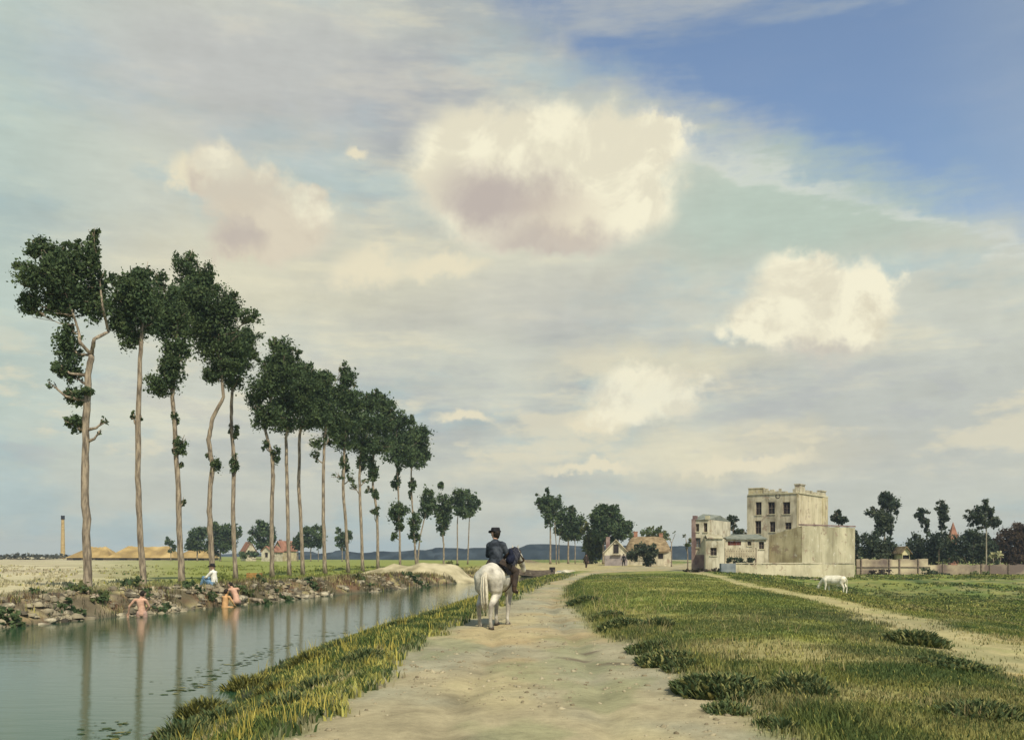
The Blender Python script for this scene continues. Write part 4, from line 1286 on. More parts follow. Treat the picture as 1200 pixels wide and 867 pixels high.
def add_windows(root, face, holes, depth=0.20, sill=True, mat=None, bars=False, frame=True):
    for (a, b, c, d) in holes:
        bm = bmesh.new()
        slab(bm, face, a + .002, b - .002, c + .002, d - .002, -depth - .04, -depth + .01)
        w = pieces('window', bm, mat or M_dark, root)
        if frame:
            bm = bmesh.new()
            t = 0.07
            slab(bm, face, a + .004, a + t, c + .004, d - .004, -depth + .012, -depth + .06)
            slab(bm, face, b - t, b - .004, c + .004, d - .004, -depth + .012, -depth + .06)
            slab(bm, face, a + t, b - t, d - t, d - .004, -depth + .012, -depth + .06)
            slab(bm, face, (a + b) / 2 - .025, (a + b) / 2 + .025, c + .004, d - t, -depth + .014, -depth + .05)
            slab(bm, face, a + t, b - t, (c + d) / 2 - .02, (c + d) / 2 + .02, -depth + .014, -depth + .045)
            pieces('frame', bm, M_wood, w)
        if sill:
            bm = bmesh.new()
            slab(bm, face, a - .08, b + .08, c - .10, c - .003, -0.05, 0.07)
            pieces('sill', bm, M_plaster_grey, w)


def building(name, label, cat, C, th, pxl, pxr, z0, ztop):
    C = Vector((C[0], C[1], 0))
    L = Face(C, (-math.cos(th), math.sin(th)))
    R = Face(C, (math.sin(th), math.cos(th)))
    R.n = Vector((math.cos(th), -math.sin(th), 0))
    L.n = Vector((-math.sin(th), -math.cos(th), 0))
    ul, ur = L.u(pxl), R.u(pxr)
    root = empty(name, (C.x, C.y, z0), label, cat)
    D = L.p(ul, 0) + R.a * ur          # far corner
    return root, L, R, ul, ur, D


# --- tall house
dT = 110
root, L, R, ul, ur, D = building('tall_house', 'tall pale plastered house with six dark windows and a round hole under its flat roof', 'house',
                                 (at(936, dT), dT), math.radians(35), 875.5, 969.5, -1.9, 8.5)
zt = zat(578, dT)
hol = []
for (x0, x1, y0, y1) in ((885.5, 892.5, 588, 603), (900, 908, 588, 602), (917.5, 926, 588, 602), (885, 892, 610, 625), (902, 908.5, 611, 623), (920, 927.5, 612, 620)):
    hol.append((min(L.u(x0), L.u(x1)), max(L.u(x0), L.u(x1)), L.z((x0 + x1) / 2, y1), L.z((x0 + x1) / 2, y0)))
bm = bmesh.new()
oc = (911.7, 581.0)
ou, oz = L.u(oc[0]), L.z(*oc)
pierced(bm, L, 0, ul, -2.6, zt, hol)
Lb, Rb = Face(L.p(ul, 0), R.a), Face(R.p(ur, 0), L.a)
for a, b in ((L.p(ul, 0), D), (D, R.p(ur, 0))):
    quad(bm, Vector((a.x, a.y, -2.6)), Vector((b.x, b.y, -2.6)), Vector((b.x, b.y, zt)), Vector((a.x, a.y, zt)))
wall = pieces('wall', bm, M_plaster, root)
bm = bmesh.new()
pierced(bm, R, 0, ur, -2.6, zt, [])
M_plaster_lit = mat_noise('sunlit_plaster', (.42, .36, .22), (.68, .60, .40), .5, .9, (.58, .51, .33), .35, 9, detail=9, lo=.34, hi=.66)  # same plaster as the front, with sunlight put into its colour
weathered(M_plaster_lit, amount=.4)
w2 = pieces('wall', bm, M_plaster_lit, root)
w2['label'] = 'windowless end wall with sunlit cream put into its plaster colour'
add_windows(root, L, hol)
bm = bmesh.new()
c0 = L.p(ou, oz, 0.004)
for k in range(16):
    a0, a1 = 2 * math.pi * k / 16, 2 * math.pi * (k + 1) / 16
    for r_, o_ in ((0.27, 0.006),):
        quad(bm, L.p(ou + math.cos(a0) * .27, oz + math.sin(a0) * .27, o_), L.p(ou + math.cos(a1) * .27, oz + math.sin(a1) * .27, o_), L.p(ou, oz, o_ - .10), L.p(ou + .001, oz, o_ - .10))
    quad(bm, L.p(ou + math.cos(a0) * .27, oz + math.sin(a0) * .27, .03), L.p(ou + math.cos(a1) * .27, oz + math.sin(a1) * .27, .03), L.p(ou + math.cos(a1) * .20, oz + math.sin(a1) * .20, .008), L.p(ou + math.cos(a0) * .20, oz + math.sin(a0) * .20, .008))
oculus = pieces('round_opening', bm, M_dark, root)
oculus['label'] = 'small round opening under the roof edge'
bm = bmesh.new()
slab(bm, L, .12, ul - .12, zt, zt + .14, -.3, .10)
slab(bm, R, .10, ur + .10, zt + .002, zt + .16, -.3, .10)
pieces('cornice', bm, M_plaster_grey, root)
bm = bmesh.new()
o0, o1, o2, o3 = L.p(0, zt + .05), L.p(ul, zt + .05), Vector((D.x, D.y, zt + .05)), R.p(ur, zt + .05)
mid = (o0 + o1 + o2 + o3) / 4 + Vector((0, 0, .35))
for a, b in ((o0, o1), (o1, o2), (o2, o3), (o3, o0)):
    bm.faces.new([bm.verts.new(a), bm.verts.new(b), bm.verts.new(mid)])
roof = pieces('roof', bm, M_roof_green, root)
for (f, x0, x1, ytop, dp, nm) in ((L, 877, 894, 572.5, .55, 'parapet'), (R, 937.5, 943.5, 568.5, .6, 'chimney'), (R, 963, 968.0, 576.0, .5, 'chimney')):
    bm = bmesh.new()
    u0, u1 = sorted((f.u(x0), f.u(x1)))
    ztp = f.z((x0 + x1) / 2, ytop)
    slab(bm, f, u0, u1, zt - .3, ztp, -dp, -.02)
    if nm == 'chimney':
        slab(bm, f, u0 - .07, u1 + .07, ztp + .002, ztp + .14, -dp - .06, .05)
    else:
        slab(bm, f, u0 - .05, u1 + .05, ztp + .002, ztp + .10, -dp - .05, .04)
    pieces(nm, bm, M_plaster if nm == 'chimney' else M_plaster_warm, roof)
# broken courses left standing along the roof edge
rr_ = random.Random(8)
for f, ue in ((L, ul), (R, ur)):
    bm = bmesh.new()
    u = .3
    while u < ue - .9:
        w_ = rr_.uniform(.25, .8)
        hh = rr_.choice((0, .15, .3, .5)) * rr_.uniform(.6, 1.2)
        if hh > .05:
            slab(bm, f, u, u + w_ - .012, zt + .17, zt + .17 + hh, -.26, .02)
        u += w_
    pieces('broken_coping_brick', bm, M_plaster, roof)
# quoin pilaster where the sunny side ends, ragged plaster edge at the corner
bm = bmesh.new()
slab(bm, R, R.u(963.5), ur + .06, -2.6, zt - .03, -.2, .07)
pieces('pilaster', bm, M_plaster_warm, root)
bm = bmesh.new()
slab(bm, L, .0, .22, -2.6, zt - .03, -.1, .05)
pieces('pilaster', bm, M_plaster_warm, root)

# --- ruined looking left house
dH = 100
root, L, R, ul, ur, D = building('narrow_house', 'narrow weathered house with a purple brick foot and a lean-to at its front corner', 'house',
                                 (at(833, dH), dH), math.radians(27), 811, 856, -.9, 6)
zt = L.z(822, 609)
zb = -1.6
hol = []
for (x0, x1, y0, y1) in ((815.3, 819.2, 613.5, 622.5), (824.5, 829, 612.5, 623), (815, 821, 630, 641), (826, 831, 629.5, 638)):
    hol.append((min(L.u(x0), L.u(x1)), max(L.u(x0), L.u(x1)), L.z((x0 + x1) / 2, y1), L.z((x0 + x1) / 2, y0)))
bm = bmesh.new()
zf = L.z(818, 650)
pierced(bm, L, 0, ul, zf, zt, hol)
pierced(bm, R, 0, ur, zb, zt, [])
# back and outer side
for a, b in ((L.p(ul, 0), D), (D, R.p(ur, 0))):
    quad(bm, Vector((a.x, a.y, zb)), Vector((b.x, b.y, zb)), Vector((b.x, b.y, zt)), Vector((a.x, a.y, zt)))
pieces('wall', bm, M_white, root)
add_windows(root, L, hol[:2])
add_windows(root, L, hol[2:], mat=M_slate_shade)
bm = bmesh.new()
slab(bm, L, 0.0, ul, zb, zf + .02, -.4, .10)
slab(bm, L, ul - .38, ul + .02, zb, zt + .1, -.6, .13)  # left end of the wall, purple shadow given as brick colour
b_ = pieces('brick_foot_and_shaded_end', bm, M_brick, root)
b_['label'] = 'faded purple brick foot, and wall end coloured as if in purple shadow'
# low pitched roof, half gone: greenish slates behind a broken parapet
bm = bmesh.new()
p0, p1, p2, p3 = L.p(.15, zt + .02, .12), L.p(ul - .1, zt + .02, .12), Vector((D.x, D.y, zt)), R.p(ur + .1, zt + .02)
r0, r1 = (p0 + p3) / 2 + Vector((0, 0, .55)), (p1 + p2) / 2 + Vector((0, 0, .75))
quad(bm, p0, p1, r1, r0)
quad(bm, p2, p3, r0, r1)
bm.faces.new([bm.verts.new(p) for p in (p0, r0, p3)])
bm.faces.new([bm.verts.new(p) for p in (p1, p2, r1)])
roof = pieces('roof', bm, M_roof_green, root)
bm = bmesh.new()
slab(bm, L, ul - .42, ul - .04, zt - .2, L.z(813, 604), -.6, -.05)
pieces('chimney', bm, M_brick, roof)
bm = bmesh.new()
slab(bm, L, .2, .6, zt - .2, zt + .42, -.5, -.06)
pieces('chimney', bm, M_plaster_grey, roof)
# lean-to block at the front corner
dA = 96.5
A = Face((at(849, dA), dA, 0), (-1, .2))
au = A.u(827)
azt = zat(631, dA)
h = (min(A.u(832.5), A.u(840)), max(A.u(832.5), A.u(840)), A.z(836, 650.5), A.z(836, 641.5))
bm = bmesh.new()
pierced(bm, A, 0, au, zb - .3, azt, [h])
bk = Vector((.55, 3.6, 0))
for a, b in ((A.p(0, 0), A.p(0, 0) + bk), (A.p(au, 0), A.p(au, 0) + bk)):
    quad(bm, Vector((a.x, a.y, zb - .3)), Vector((b.x, b.y, zb - .3)), Vector((b.x, b.y, azt + .36)), Vector((a.x, a.y, azt)))
lean = pieces('lean_to', bm, M_white, root)
add_windows(root, A, [h])
bm = bmesh.new()
q = [A.p(.12, azt + .02, .15), A.p(au + -.12, azt + .02, .15), A.p(au - .12, azt + .40) + bk, A.p(.12, azt + .40) + bk]
quad(bm, *q)
quad(bm, *[p + Vector((0, 0, .08)) for p in q[::-1]])
for i in range(4):
    a, b = q[i], q[(i + 1) % 4]
    quad(bm, a, b, b + Vector((0, 0, .08)), a + Vector((0, 0, .08)))
pieces('lean_to_roof', bm, M_plaster_grey, root)

# --- low wing with a red-brown shutter
dW = 103
W = Face((at(900.5, dW), dW, 0), (-1, .06))
wu = W.u(849.5)
root = empty('low_wing', (W.C.x, W.C.y, -1.2), 'low whitewashed wing with a long red brown shutter between the two tall houses', 'outbuilding')
wzt, wzb = zat(632, dW), -1.8
op = [(min(W.u(853), W.u(868.5)), max(W.u(853), W.u(868.5)), W.z(860, 638.8), W.z(860, 633.8)),
      (min(W.u(876), W.u(880.5)), max(W.u(876), W.u(880.5)), W.z(878, 639), W.z(878, 634)),
      (min(W.u(889.5), W.u(895.5)), max(W.u(889.5), W.u(895.5)), W.z(892, 643), W.z(892, 634.5))]
bm = bmesh.new()
pierced(bm, W, 0, wu, wzb, wzt, op)
bk = Vector((.3, 5, 0))
for a in (W.p(0, 0), W.p(wu, 0)):
    b = a + bk
    quad(bm, Vector((a.x, a.y, wzb)), Vector((b.x, b.y, wzb)), Vector((b.x, b.y, wzt + .5)), Vector((a.x, a.y, wzt)))
pieces('wall', bm, M_white, root)
add_windows(root, W, op[1:])
bm = bmesh.new()
a, b, c, d = op[0]
for k in range(9):
    slab(bm, W, a + (b - a) * k / 9 + .01, a + (b - a) * (k + 1) / 9 - .01, c + .01, d - .01, -.17, -.08)
s_ = pieces('shutter', bm, M_redwood, root)
bm = bmesh.new()
q = [W.p(.15, wzt + .01, .2), W.p(wu - .15, wzt + .01, .2), W.p(wu - .15, wzt + .55) + bk, W.p(.15, wzt + .55) + bk]
quad(bm, *q)
quad(bm, *[p + Vector((0, 0, .1)) for p in q[::-1]])
for i in range(4):
    quad(bm, q[i], q[(i + 1) % 4], q[(i + 1) % 4] + Vector((0, 0, .1)), q[i] + Vector((0, 0, .1)))
pieces('roof', bm, M_roof_green, root)

# picket fence in front of the wing
dP = 100.5
Pk = Face((at(886, dP), dP, 0), (-1, .06))
pu = Pk.u(849)
root = empty('picket_fence', (Pk.C.x, Pk.C.y, -.5), 'pale picket fence with dark gaps in front of the low wing', 'fence')
bm = bmesh.new()
zt_, zb_ = zat(642, dP), zat(655, dP)
n = 13
for k in range(n):
    u = pu * (k + .5) / n
    w = .085
    pts = [(u - w, zb_), (u + w, zb_), (u + w, zt_ - .12), (u, zt_ + .03), (u - w, zt_ - .12)]
    f0 = [bm.verts.new(Pk.p(a, z, .03)) for a, z in pts]
    f1 = [bm.verts.new(Pk.p(a, z, -.01)) for a, z in pts]
    bm.faces.new(f0)
    bm.faces.new(f1[::-1])
    for i in range(5):
        bm.faces.new((f0[i], f0[(i + 1) % 5], f1[(i + 1) % 5], f1[i]))
pieces('picket_panel', bm, M_woodpale, root)
bm = bmesh.new()
for z in (zb_ + .25, zt_ - .35):
    slab(bm, Pk, 0, pu, z, z + .09, -.07, -.015)
pieces('rail', bm, M_wood, root)
for u in (0.0, pu * .5, pu):
    bm = bmesh.new()
    slab(bm, Pk, u - .07, u + .07, -1.8, zt_ + .02, -.22, -.08)
    pieces('post', bm, M_wood, root)

# --- big blank barn wall
dB = 101.5
root, L, R, ul, ur, D = building('blank_barn', 'long windowless barn with blank ochre and grey green rendered walls', 'barn',
                                 (at(940, dB), dB), math.radians(45), 901.5, 1002, -1.6, 4.5)
zb = -2.6
zl, zc, zr = L.z(901.5, 627), zat(616, dB), R.z(1002, 618)
bm = bmesh.new()
quad(bm, L.p(0, zb), L.p(ul, zb), L.p(ul, zl), L.p(0, zc))
pieces('wall', bm, M_plaster_warm, root)
bm = bmesh.new()
n = 14
for k in range(n):      # slightly uneven top of the long wall
    u0, u1 = ur * k / n, ur * (k + 1) / n
    t0, t1 = [zc + (zr - zc) * i / n + (.05 * math.sin(i * 2.3) if 0 < i < n else 0) for i in (k, k + 1)]
    quad(bm, R.p(u0, zb), R.p(u1, zb), R.p(u1, t1), R.p(u0, t0))
a, b = R.p(ur, 0), D
quad(bm, Vector((a.x, a.y, zb)), Vector((b.x, b.y, zb)), Vector((b.x, b.y, zr - .6)), Vector((a.x, a.y, zr)))
a = L.p(ul, 0)
quad(bm, Vector((a.x, a.y, zb)), Vector((b.x, b.y, zb)), Vector((b.x, b.y, zr - .6)), Vector((a.x, a.y, zl)))
w2 = pieces('wall', bm, M_plaster_grey, root)
w2['label'] = 'long grey green rendered wall facing the meadow'
bm = bmesh.new()
q = [L.p(0, zc - .05) + Vector((.0, -.0, 0)), L.p(ul, zl - .05), Vector((D.x, D.y, zr - .65)), R.p(ur, zr - .05)]
quad(bm, *q)
pieces('roof', bm, M_brick, root)
bm = bmesh.new()
slab(bm, R, -.06, ur + .08, zc + .06, zc + .2, -.35, .06)
bmesh.ops.transform(bm, matrix=Matrix.Identity(4), verts=bm.verts)
for v in bm.verts:
    t = (Vector((v.co.x, v.co.y, 0)) - R.C).dot(R.a) / ur
    v.co.z += (zr - zc) * t
pieces('coping', bm, M_brick, root)

# --- low rendered garden wall in front of the houses, left end coloured slate blue for its shade
dG = 93
G = Face((at(846, dG), dG, 0), (1, .10))
gu = G.u(1001)
root = empty('garden_wall', (G.C.x, G.C.y, -1.2), 'low rendered wall along the foot of the houses, shaded left end coloured slate blue', 'wall')
bm = bmesh.new()
n = 26
us = [G.u(862) + (gu - G.u(862)) * k / n for k in range(n + 1)]
for u0, u1 in zip(us, us[1:]):
    xm = (u0 + u1) / 2
    top = G.C.z + zat(661.0, dG) - .0 + .05 * math.sin(xm * 1.7)
    slab(bm, G, u0, u1, -2.8, top, -.35, .0)
pieces('wall', bm, M_plaster_grey, root)
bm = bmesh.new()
slab(bm, G, G.u(845), G.u(862) - .003, -2.8, zat(660, dG), -.5, .10)  # end face of the wall, its shade put into slate blue colour
s_ = pieces('shaded_end_face', bm, M_slate_shade, root)
s_['label'] = 'left end face of the wall, its shade coloured slate blue'
bm = bmesh.new()
slab(bm, G, G.u(862) + .02, gu, zat(660.4, dG) + .0, zat(660.4, dG) + .10, -.42, .06)
pieces('coping', bm, M_plaster, root)
bush('dark scrub growing against the foot of the purple brick wall', 94, [(815, 672, 7, 3.2), (826, 676, 8, 3), (838, 680, 7, 3), (806, 671, 4, 2)], low=True, pal=(np.array((.045, .04, .035)), np.array((.07, .06, .045)), np.array((.10, .09, .05))))
bush('dark grassy scrub along the foot of the low rendered wall', 88, [(930, 678, 7, 1.6), (945, 677, 8, 1.8), (960, 677, 8, 1.8), (975, 678, 7, 1.6)], low=True, pal=PAL_OLIVE)
bush('dark hedge clipped low in front of the picket fence', 98, [(854, 656, 4, 4), (861, 657, 5, 4), (868, 657, 5, 4), (875, 657, 5, 4), (882, 656, 4, 3.5), (858, 664, 6, 6), (868, 664, 6, 6), (879, 664, 6, 6)], pal=PAL_DUSK)

# --- garden wall and fence on the right
dF = 112
Fn = Face((at(1004, dF), dF, 0), (1, .03))
root = empty('boundary_wall', (Fn.C.x, Fn.C.y, -1.2), 'long low pinkish tan boundary wall with dark posts at the far side of the right meadow', 'wall')
bm = bmesh.new()
fu = Fn.u(1240)
n = 34
for k in range(n):
    u0, u1 = fu * k / n, fu * (k + 1) / n
    x = 1004 + (1240 - 1004) * (k + .5) / n
    top = zat(655.0 if x < 1090 else 661.5, dF) + .06 * math.sin(k * 1.9)
    slab(bm, Fn, u0, u1 - .0, -2.8, top, -.3, .0)
pieces('wall', bm, mat_noise('pink_tan_wall', (.17, .13, .105), (.54, .46, .29), .40, .95, (.35, .285, .19), .4, 5, detail=9, lo=.4, hi=.62), root)
for x in (1009, 1042, 1054, 1076, 1105, 1150, 1160, 1182):
    bm = bmesh.new()
    u = Fn.u(x)
    slab(bm, Fn, u - .07, u + .07, -2.8, zat(654.3 if x < 1090 else 660.8, dF), -.05, .12)
    pieces('post', bm, M_wood, root)
bm = bmesh.new()
slab(bm, Fn, Fn.u(1118), fu, zat(674.5, dF), zat(673.2, dF), .05, .12)
slab(bm, Fn, Fn.u(1004), Fn.u(1090), zat(664.5, dF), zat(663.8, dF), .05, .10)
pieces('rail', bm, M_wood, root)

# --- little pale cottage peeping through the bushes on the right
def cottage(name, label, px, py_base, d, w_px, eave, ridge, wall, roofm, rz=0.0, depth=5.0, win=True, chimney=False, zb=None):
    x = at(px, d)
    z0 = hz1(x, d) - .1 if zb is None else zb
    root = empty(name, (x, d, z0), label, 'cottage', rz=rz)
    w = w_px / F * d / 2
    ze, zr = zat(eave, d) - z0, zat(ridge, d) - z0
    bm = bmesh.new()
    f = Face((w, 0, 0), (-1, 0))
    f.n = Vector((0, -1, 0))
    holes = [(w - .42, w + .42, ze * .42, ze * .42 + 1.15)] if win else []
    pierced(bm, f, 0, 2 * w, -.6, ze, holes)
    bm.faces.new([bm.verts.new(p) for p in ((-w, 0, ze), (w, 0, ze), (0, 0, zr))])
    for y in (depth,):
        bm.faces.new([bm.verts.new(p) for p in ((-w, y, -.6), (w, y, -.6), (w, y, ze), (0, y, zr), (-w, y, ze))])
    for s in (-w, w):
        quad(bm, (s, 0, -.6), (s, depth, -.6), (s, depth, ze), (s, 0, ze))
    bm_obj('wall', bm, wall, root)
    for (a, b, c, d_) in holes:
        bm = bmesh.new()
        slab(bm, f, a + .002, b - .002, c + .002, d_ - .002, -.24, -.18)
        wd = bm_obj('window', bm, M_dark, root)
        bm = bmesh.new()
        slab(bm, f, a - .1, b + .1, c - .1, c - .004, -.05, .06)
        bm_obj('sill', bm, wall, wd)
    bm = bmesh.new()
    for s in (-1, 1):
        e = Vector((s * (w + .25), 0, ze - .25 * (zr - ze) / w))
        a = [Vector((e.x, -.3, e.z)), Vector((e.x, depth + .3, e.z)), Vector((0, depth + .3, zr)), Vector((0, -.3, zr))]
        up = Vector((0, 0, .14))
        quad(bm, *[p + up for p in a])
        quad(bm, *[p + Vector((0, 0, .01)) for p in a[::-1]])
        quad(bm, a[0] + Vector((0, 0, .01)), a[3] + Vector((0, 0, .01)), a[3] + up, a[0] + up)
        quad(bm, a[0] + Vector((0, 0, .01)), a[0] + up, a[1] + up, a[1] + Vector((0, 0, .01)))
    rf = bm_obj('roof', bm, roofm, root)
    if chimney:
        bm = bmesh.new()
        add_box(bm, (-.9 * w, depth * .3, ze), (-.9 * w + .6, depth * .3 + .6, zr + .5))
        bm_obj('chimney', bm, M_brick, rf)
    return root


cottage('cottage', 'tiny pale gabled cottage half hidden between dark bushes on the right', 1062, 655, 128, 8.5, 646.5, 641, mat_noise('yellow_limewash', (.55, .48, .26), (.72, .64, .38), 2, .9), M_thatch, rz=-.1, depth=4)

# --- white gabled cottage and thatched house at the end of the road
root = cottage('white_cottage', 'small white gabled cottage with a dark loft opening at the road end', 722, 664, 150, 27, 646.5, 632.5, M_white, M_white, rz=-.12, depth=6, win=False, chimney=True)
w = 27 / F * 150 / 2
zc_ = root.location.z
bm = bmesh.new()
fz = lambda py: zat(py, 150) - zc_
add_box(bm, (-w * .98, -.06, -.6), (w * .98, -.012, fz(650.5)))
bm_obj('lower_wall', bm, mat_noise('mauve_grey_boards', (.22, .19, .18), (.36, .31, .28), 1.5, .9), root)
bm = bmesh.new()
add_box(bm, (-.40, -.05, fz(648)), (.38, -.01, fz(637.5)))
ld = bm_obj('loft_opening', bm, M_dark, root)
bm = bmesh.new()
add_box(bm, (-.75, -.45, fz(650) - .02), (.75, -.065, fz(650) + .08))
bm_obj('ledge', bm, M_white, ld)

dK = 160
x0, x1 = at(735, dK), at(786, dK)
z0 = hz1((x0 + x1) / 2, dK)
root = empty('thatched_house', ((x0 + x1) / 2, dK, z0), 'long low house under a rounded brown thatched roof behind the drooping tree', 'house', rz=-.05)
hw, dp = (x1 - x0) / 2, 5.5
ze, zr = zat(646, dK) - z0, zat(628.5, dK) - z0
bm = bmesh.new()
f = Face((hw, 0, 0), (-1, 0))
f.n = Vector((0, -1, 0))
holes = [(hw * .35, hw * .35 + .8, 1.0, 1.9), (hw * .9, hw * .9 + .9, 0, 1.95), (hw * 1.5, hw * 1.5 + .8, 1.0, 1.9)]
pierced(bm, f, 0, 2 * hw, -.8, ze, holes)
for a, b in (((-hw, 0), (-hw, dp)), ((hw, 0), (hw, dp)), ((-hw, dp), (hw, dp))):
    quad(bm, (*a, -.8), (*b, -.8), (*b, ze), (*a, ze))
bm_obj('wall', bm, M_plaster, root)
for i, (a, b, c, d_) in enumerate(holes):
    bm = bmesh.new()
    slab(bm, f, a + .003, b - .003, c + .003, d_ - .003, -.25, -.19)
    bm_obj('door' if i == 1 else 'window', bm, M_wood if i == 1 else M_dark, root)
bm = bmesh.new()       # hipped thatch, rounded at the ridge and eaves
NU, NV = 26, 10
gr = []
for j in range(NV + 1):
    t = j / NV
    s = math.sin(t * math.pi / 2)
    row = []
    for i in range(NU):
        a = 2 * math.pi * i / NU
        cxx, cyy = math.copysign(abs(math.cos(a)) ** .45, math.cos(a)), math.copysign(abs(math.sin(a)) ** .45, math.sin(a))
        kx, ky = (hw + .4) * (1 - t) + (hw * .62) * t, (dp / 2 + .45) * (1 - t) + .12 * t
        row.append(bm.verts.new((cxx * kx, dp / 2 + cyy * ky, (ze - .15) + (zr - ze + .15) * s + .05 * math.sin(i * 2.1 + j))))
    gr.append(row)
for j in range(NV):
    for i in range(NU):
        bm.faces.new((gr[j][i], gr[j][(i + 1) % NU], gr[j + 1][(i + 1) % NU], gr[j + 1][i]))
bm.faces.new(gr[-1])
bm.faces.new(gr[0][::-1])
rf = bm_obj('roof', bm, M_thatch, root, smooth=True)
for xx, hh in ((-hw * .55, .75), (hw * .62, .45)):
    bm = bmesh.new()
    add_box(bm, (xx - .3, dp / 2 - .3, zr - .9), (xx + .3, dp / 2 + .3, zr + hh))
    add_box(bm, (xx - .36, dp / 2 - .36, zr + hh + .002), (xx + .36, dp / 2 + .36, zr + hh + .12))
    bm_obj('chimney', bm, M_tile, rf)

# --- red roofed cottages far beyond the left bank
for (px, eave, ridge, wpx, d, lab, rz) in ((294, 645, 635, 12, 262, 'far white cottage with a pointed orange roof, leftmost of three', .5),
                                           (312, 646, 640, 13, 246, 'far white cottage with a low orange roof, middle of three', -.3),
                                           (326, 644, 634, 13, 258, 'far tan cottage with a red roof and two chimneys, rightmost of three', -.5)):
    c = cottage('far_cottage', lab, px, 655, d, wpx, eave, ridge, M_white if px < 320 else M_plaster_warm, M_tile, rz=rz, depth=5.5, chimney=px > 320)
    c['group'] = 'red roofed cottages beyond the left bank'

# --- long ochre barns and the factory chimney on the left horizon
def long_barn(label, xa, xb, ytop, d, hip):
    x0, x1 = at(xa, d), at(xb, d)
    xm = (x0 + x1) / 2
    z0 = hz1(xm, d)
    root = empty('long_barn', (xm, d, z0), label, 'barn', 'long low ochre barns on the left horizon')
    hw, dp = (x1 - x0) / 2, 11.0
    ze, zr = .9, zat(ytop, d) - z0
    bm = bmesh.new()
    f = Face((hw, 0, 0), (-1, 0))
    f.n = Vector((0, -1, 0))
    pierced(bm, f, 0, 2 * hw, -1, ze, [])
    for a, b in (((-hw, 0), (-hw, dp)), ((hw, 0), (hw, dp)), ((-hw, dp), (hw, dp))):
        quad(bm, (*a, -1), (*b, -1), (*b, ze), (*a, ze))
    bm_obj('wall', bm, M_wood, root)
    bm = bmesh.new()
    e = .4
    n = 12
    A0 = [(-hw - e, -e, ze - .2), (hw + e, -e, ze - .2), (hw + e, dp + e, ze - .2), (-hw - e, dp + e, ze - .2)]
    rj = [(-hw + hip, dp / 2, zr), (hw - hip * .6, dp / 2, zr)]
    for k in range(n):
        t0, t1 = k / n, (k + 1) / n
        L0 = lambda p, q, t: tuple(p[i] * (1 - t) + q[i] * t for i in range(3))
        sag = lambda t: (0, 0, -.22 * math.sin(math.pi * t) + .09 * math.sin(t * 23))
        ad = lambda p, q: tuple(p[i] + q[i] for i in range(3))
        quad(bm, L0(A0[0], A0[1], t0), L0(A0[0], A0[1], t1), ad(L0(rj[0], rj[1], t1), sag(t1) if k < n - 1 else (0, 0, 0)), ad(L0(rj[0], rj[1], t0), sag(t0) if k else (0, 0, 0)))
        quad(bm, L0(A0[3], A0[2], t1), L0(A0[3], A0[2], t0), ad(L0(rj[0], rj[1], t0), sag(t0) if k else (0, 0, 0)), ad(L0(rj[0], rj[1], t1), sag(t1) if k < n - 1 else (0, 0, 0)))
    bm.faces.new([bm.verts.new(p) for p in (A0[3], A0[0], rj[0])])
    bm.faces.new([bm.verts.new(p) for p in (A0[1], A0[2], rj[1])])
    bm_obj('roof', bm, M_ochre_roof, root)
    bm = bmesh.new()
    for xx in (-.5, .05, .55):
        add_box(bm, (hw * xx - 1.2, -.06, -.4), (hw * xx + 1.2, -.012, .7))
    bm_obj('door', bm, M_dark, root)
    return root


long_barn('left one of the long low barns with ochre roofs, beside the factory chimney', 78, 127, 640, 300, 5)
long_barn('middle long low barn with an ochre roof, behind the second and third tree trunks', 126, 200, 639.5, 296, 4)
long_barn('low end barn with an ochre roof sloping down to the right near the squat tree', 205, 243, 643, 290, 3)

x = at(73.5, 400)
z0 = hz1(x, 400)
root = empty('factory_chimney', (x, 400, z0), 'thin ochre brick factory chimney with a dark top on the left horizon', 'chimney')
M_chim = mat_noise('ochre_brick', (.36, .25, .10), (.50, .37, .17), .8, .9, stretch=(1, 1, 3))
H = zat(604, 400) - z0
bm = bmesh.new()
add_tube(bm, [(0, 0, -.5), (0, 0, 1.4), (0, 0, 1.45), (0, 0, H - 1.5)], [1.15, 1.1, .88, .60], 14)
bm_obj('shaft', bm, M_chim, root, smooth=False)
bm = bmesh.new()
add_tube(bm, [(0, 0, H - 1.5), (0, 0, H - 1.3), (0, 0, H - .3), (0, 0, H)], [.78, .72, .70, .80], 14)
bm_obj('cap', bm, M_black, root)

x = at(1117, 190)
z0 = hz1(x, 190) - .3
root = empty('brick_spire', (x, 190, z0), 'slim red brick spire rising behind the bushes on the right', 'spire')
H = zat(611, 190) - z0
bm = bmesh.new()
add_box(bm, (-.72, -.72, -.3), (.72, .72, H * .70))
bm_obj('tower', bm, M_tile, root)
bm = bmesh.new()
add_box(bm, (-.82, -.82, H * .70 + .002), (.82, .82, H * .72))
vs = [bm.verts.new(p) for p in ((-.6, -.6, H * .72 + .003), (.6, -.6, H * .72 + .003), (.6, .6, H * .72 + .003), (-.6, .6, H * .72 + .003))]
t = bm.verts.new((0, 0, H))
for i in range(4):
    bm.faces.new((vs[i], vs[(i + 1) % 4], t))
bm_obj('roof', bm, M_tile, root)

# far hedge on the left horizon
bush('long grey green hedge on the far left horizon', 330, [(x_, 652 + random.uniform(-.8, .6), 5.5, 3.0) for x_ in range(-14, 80, 6)], base_px=35, name='field_hedge', cat='hedge',
     pal=(np.array((.06, .065, .05)), np.array((.11, .115, .085)), np.array((.16, .16, .12))), layers=3)

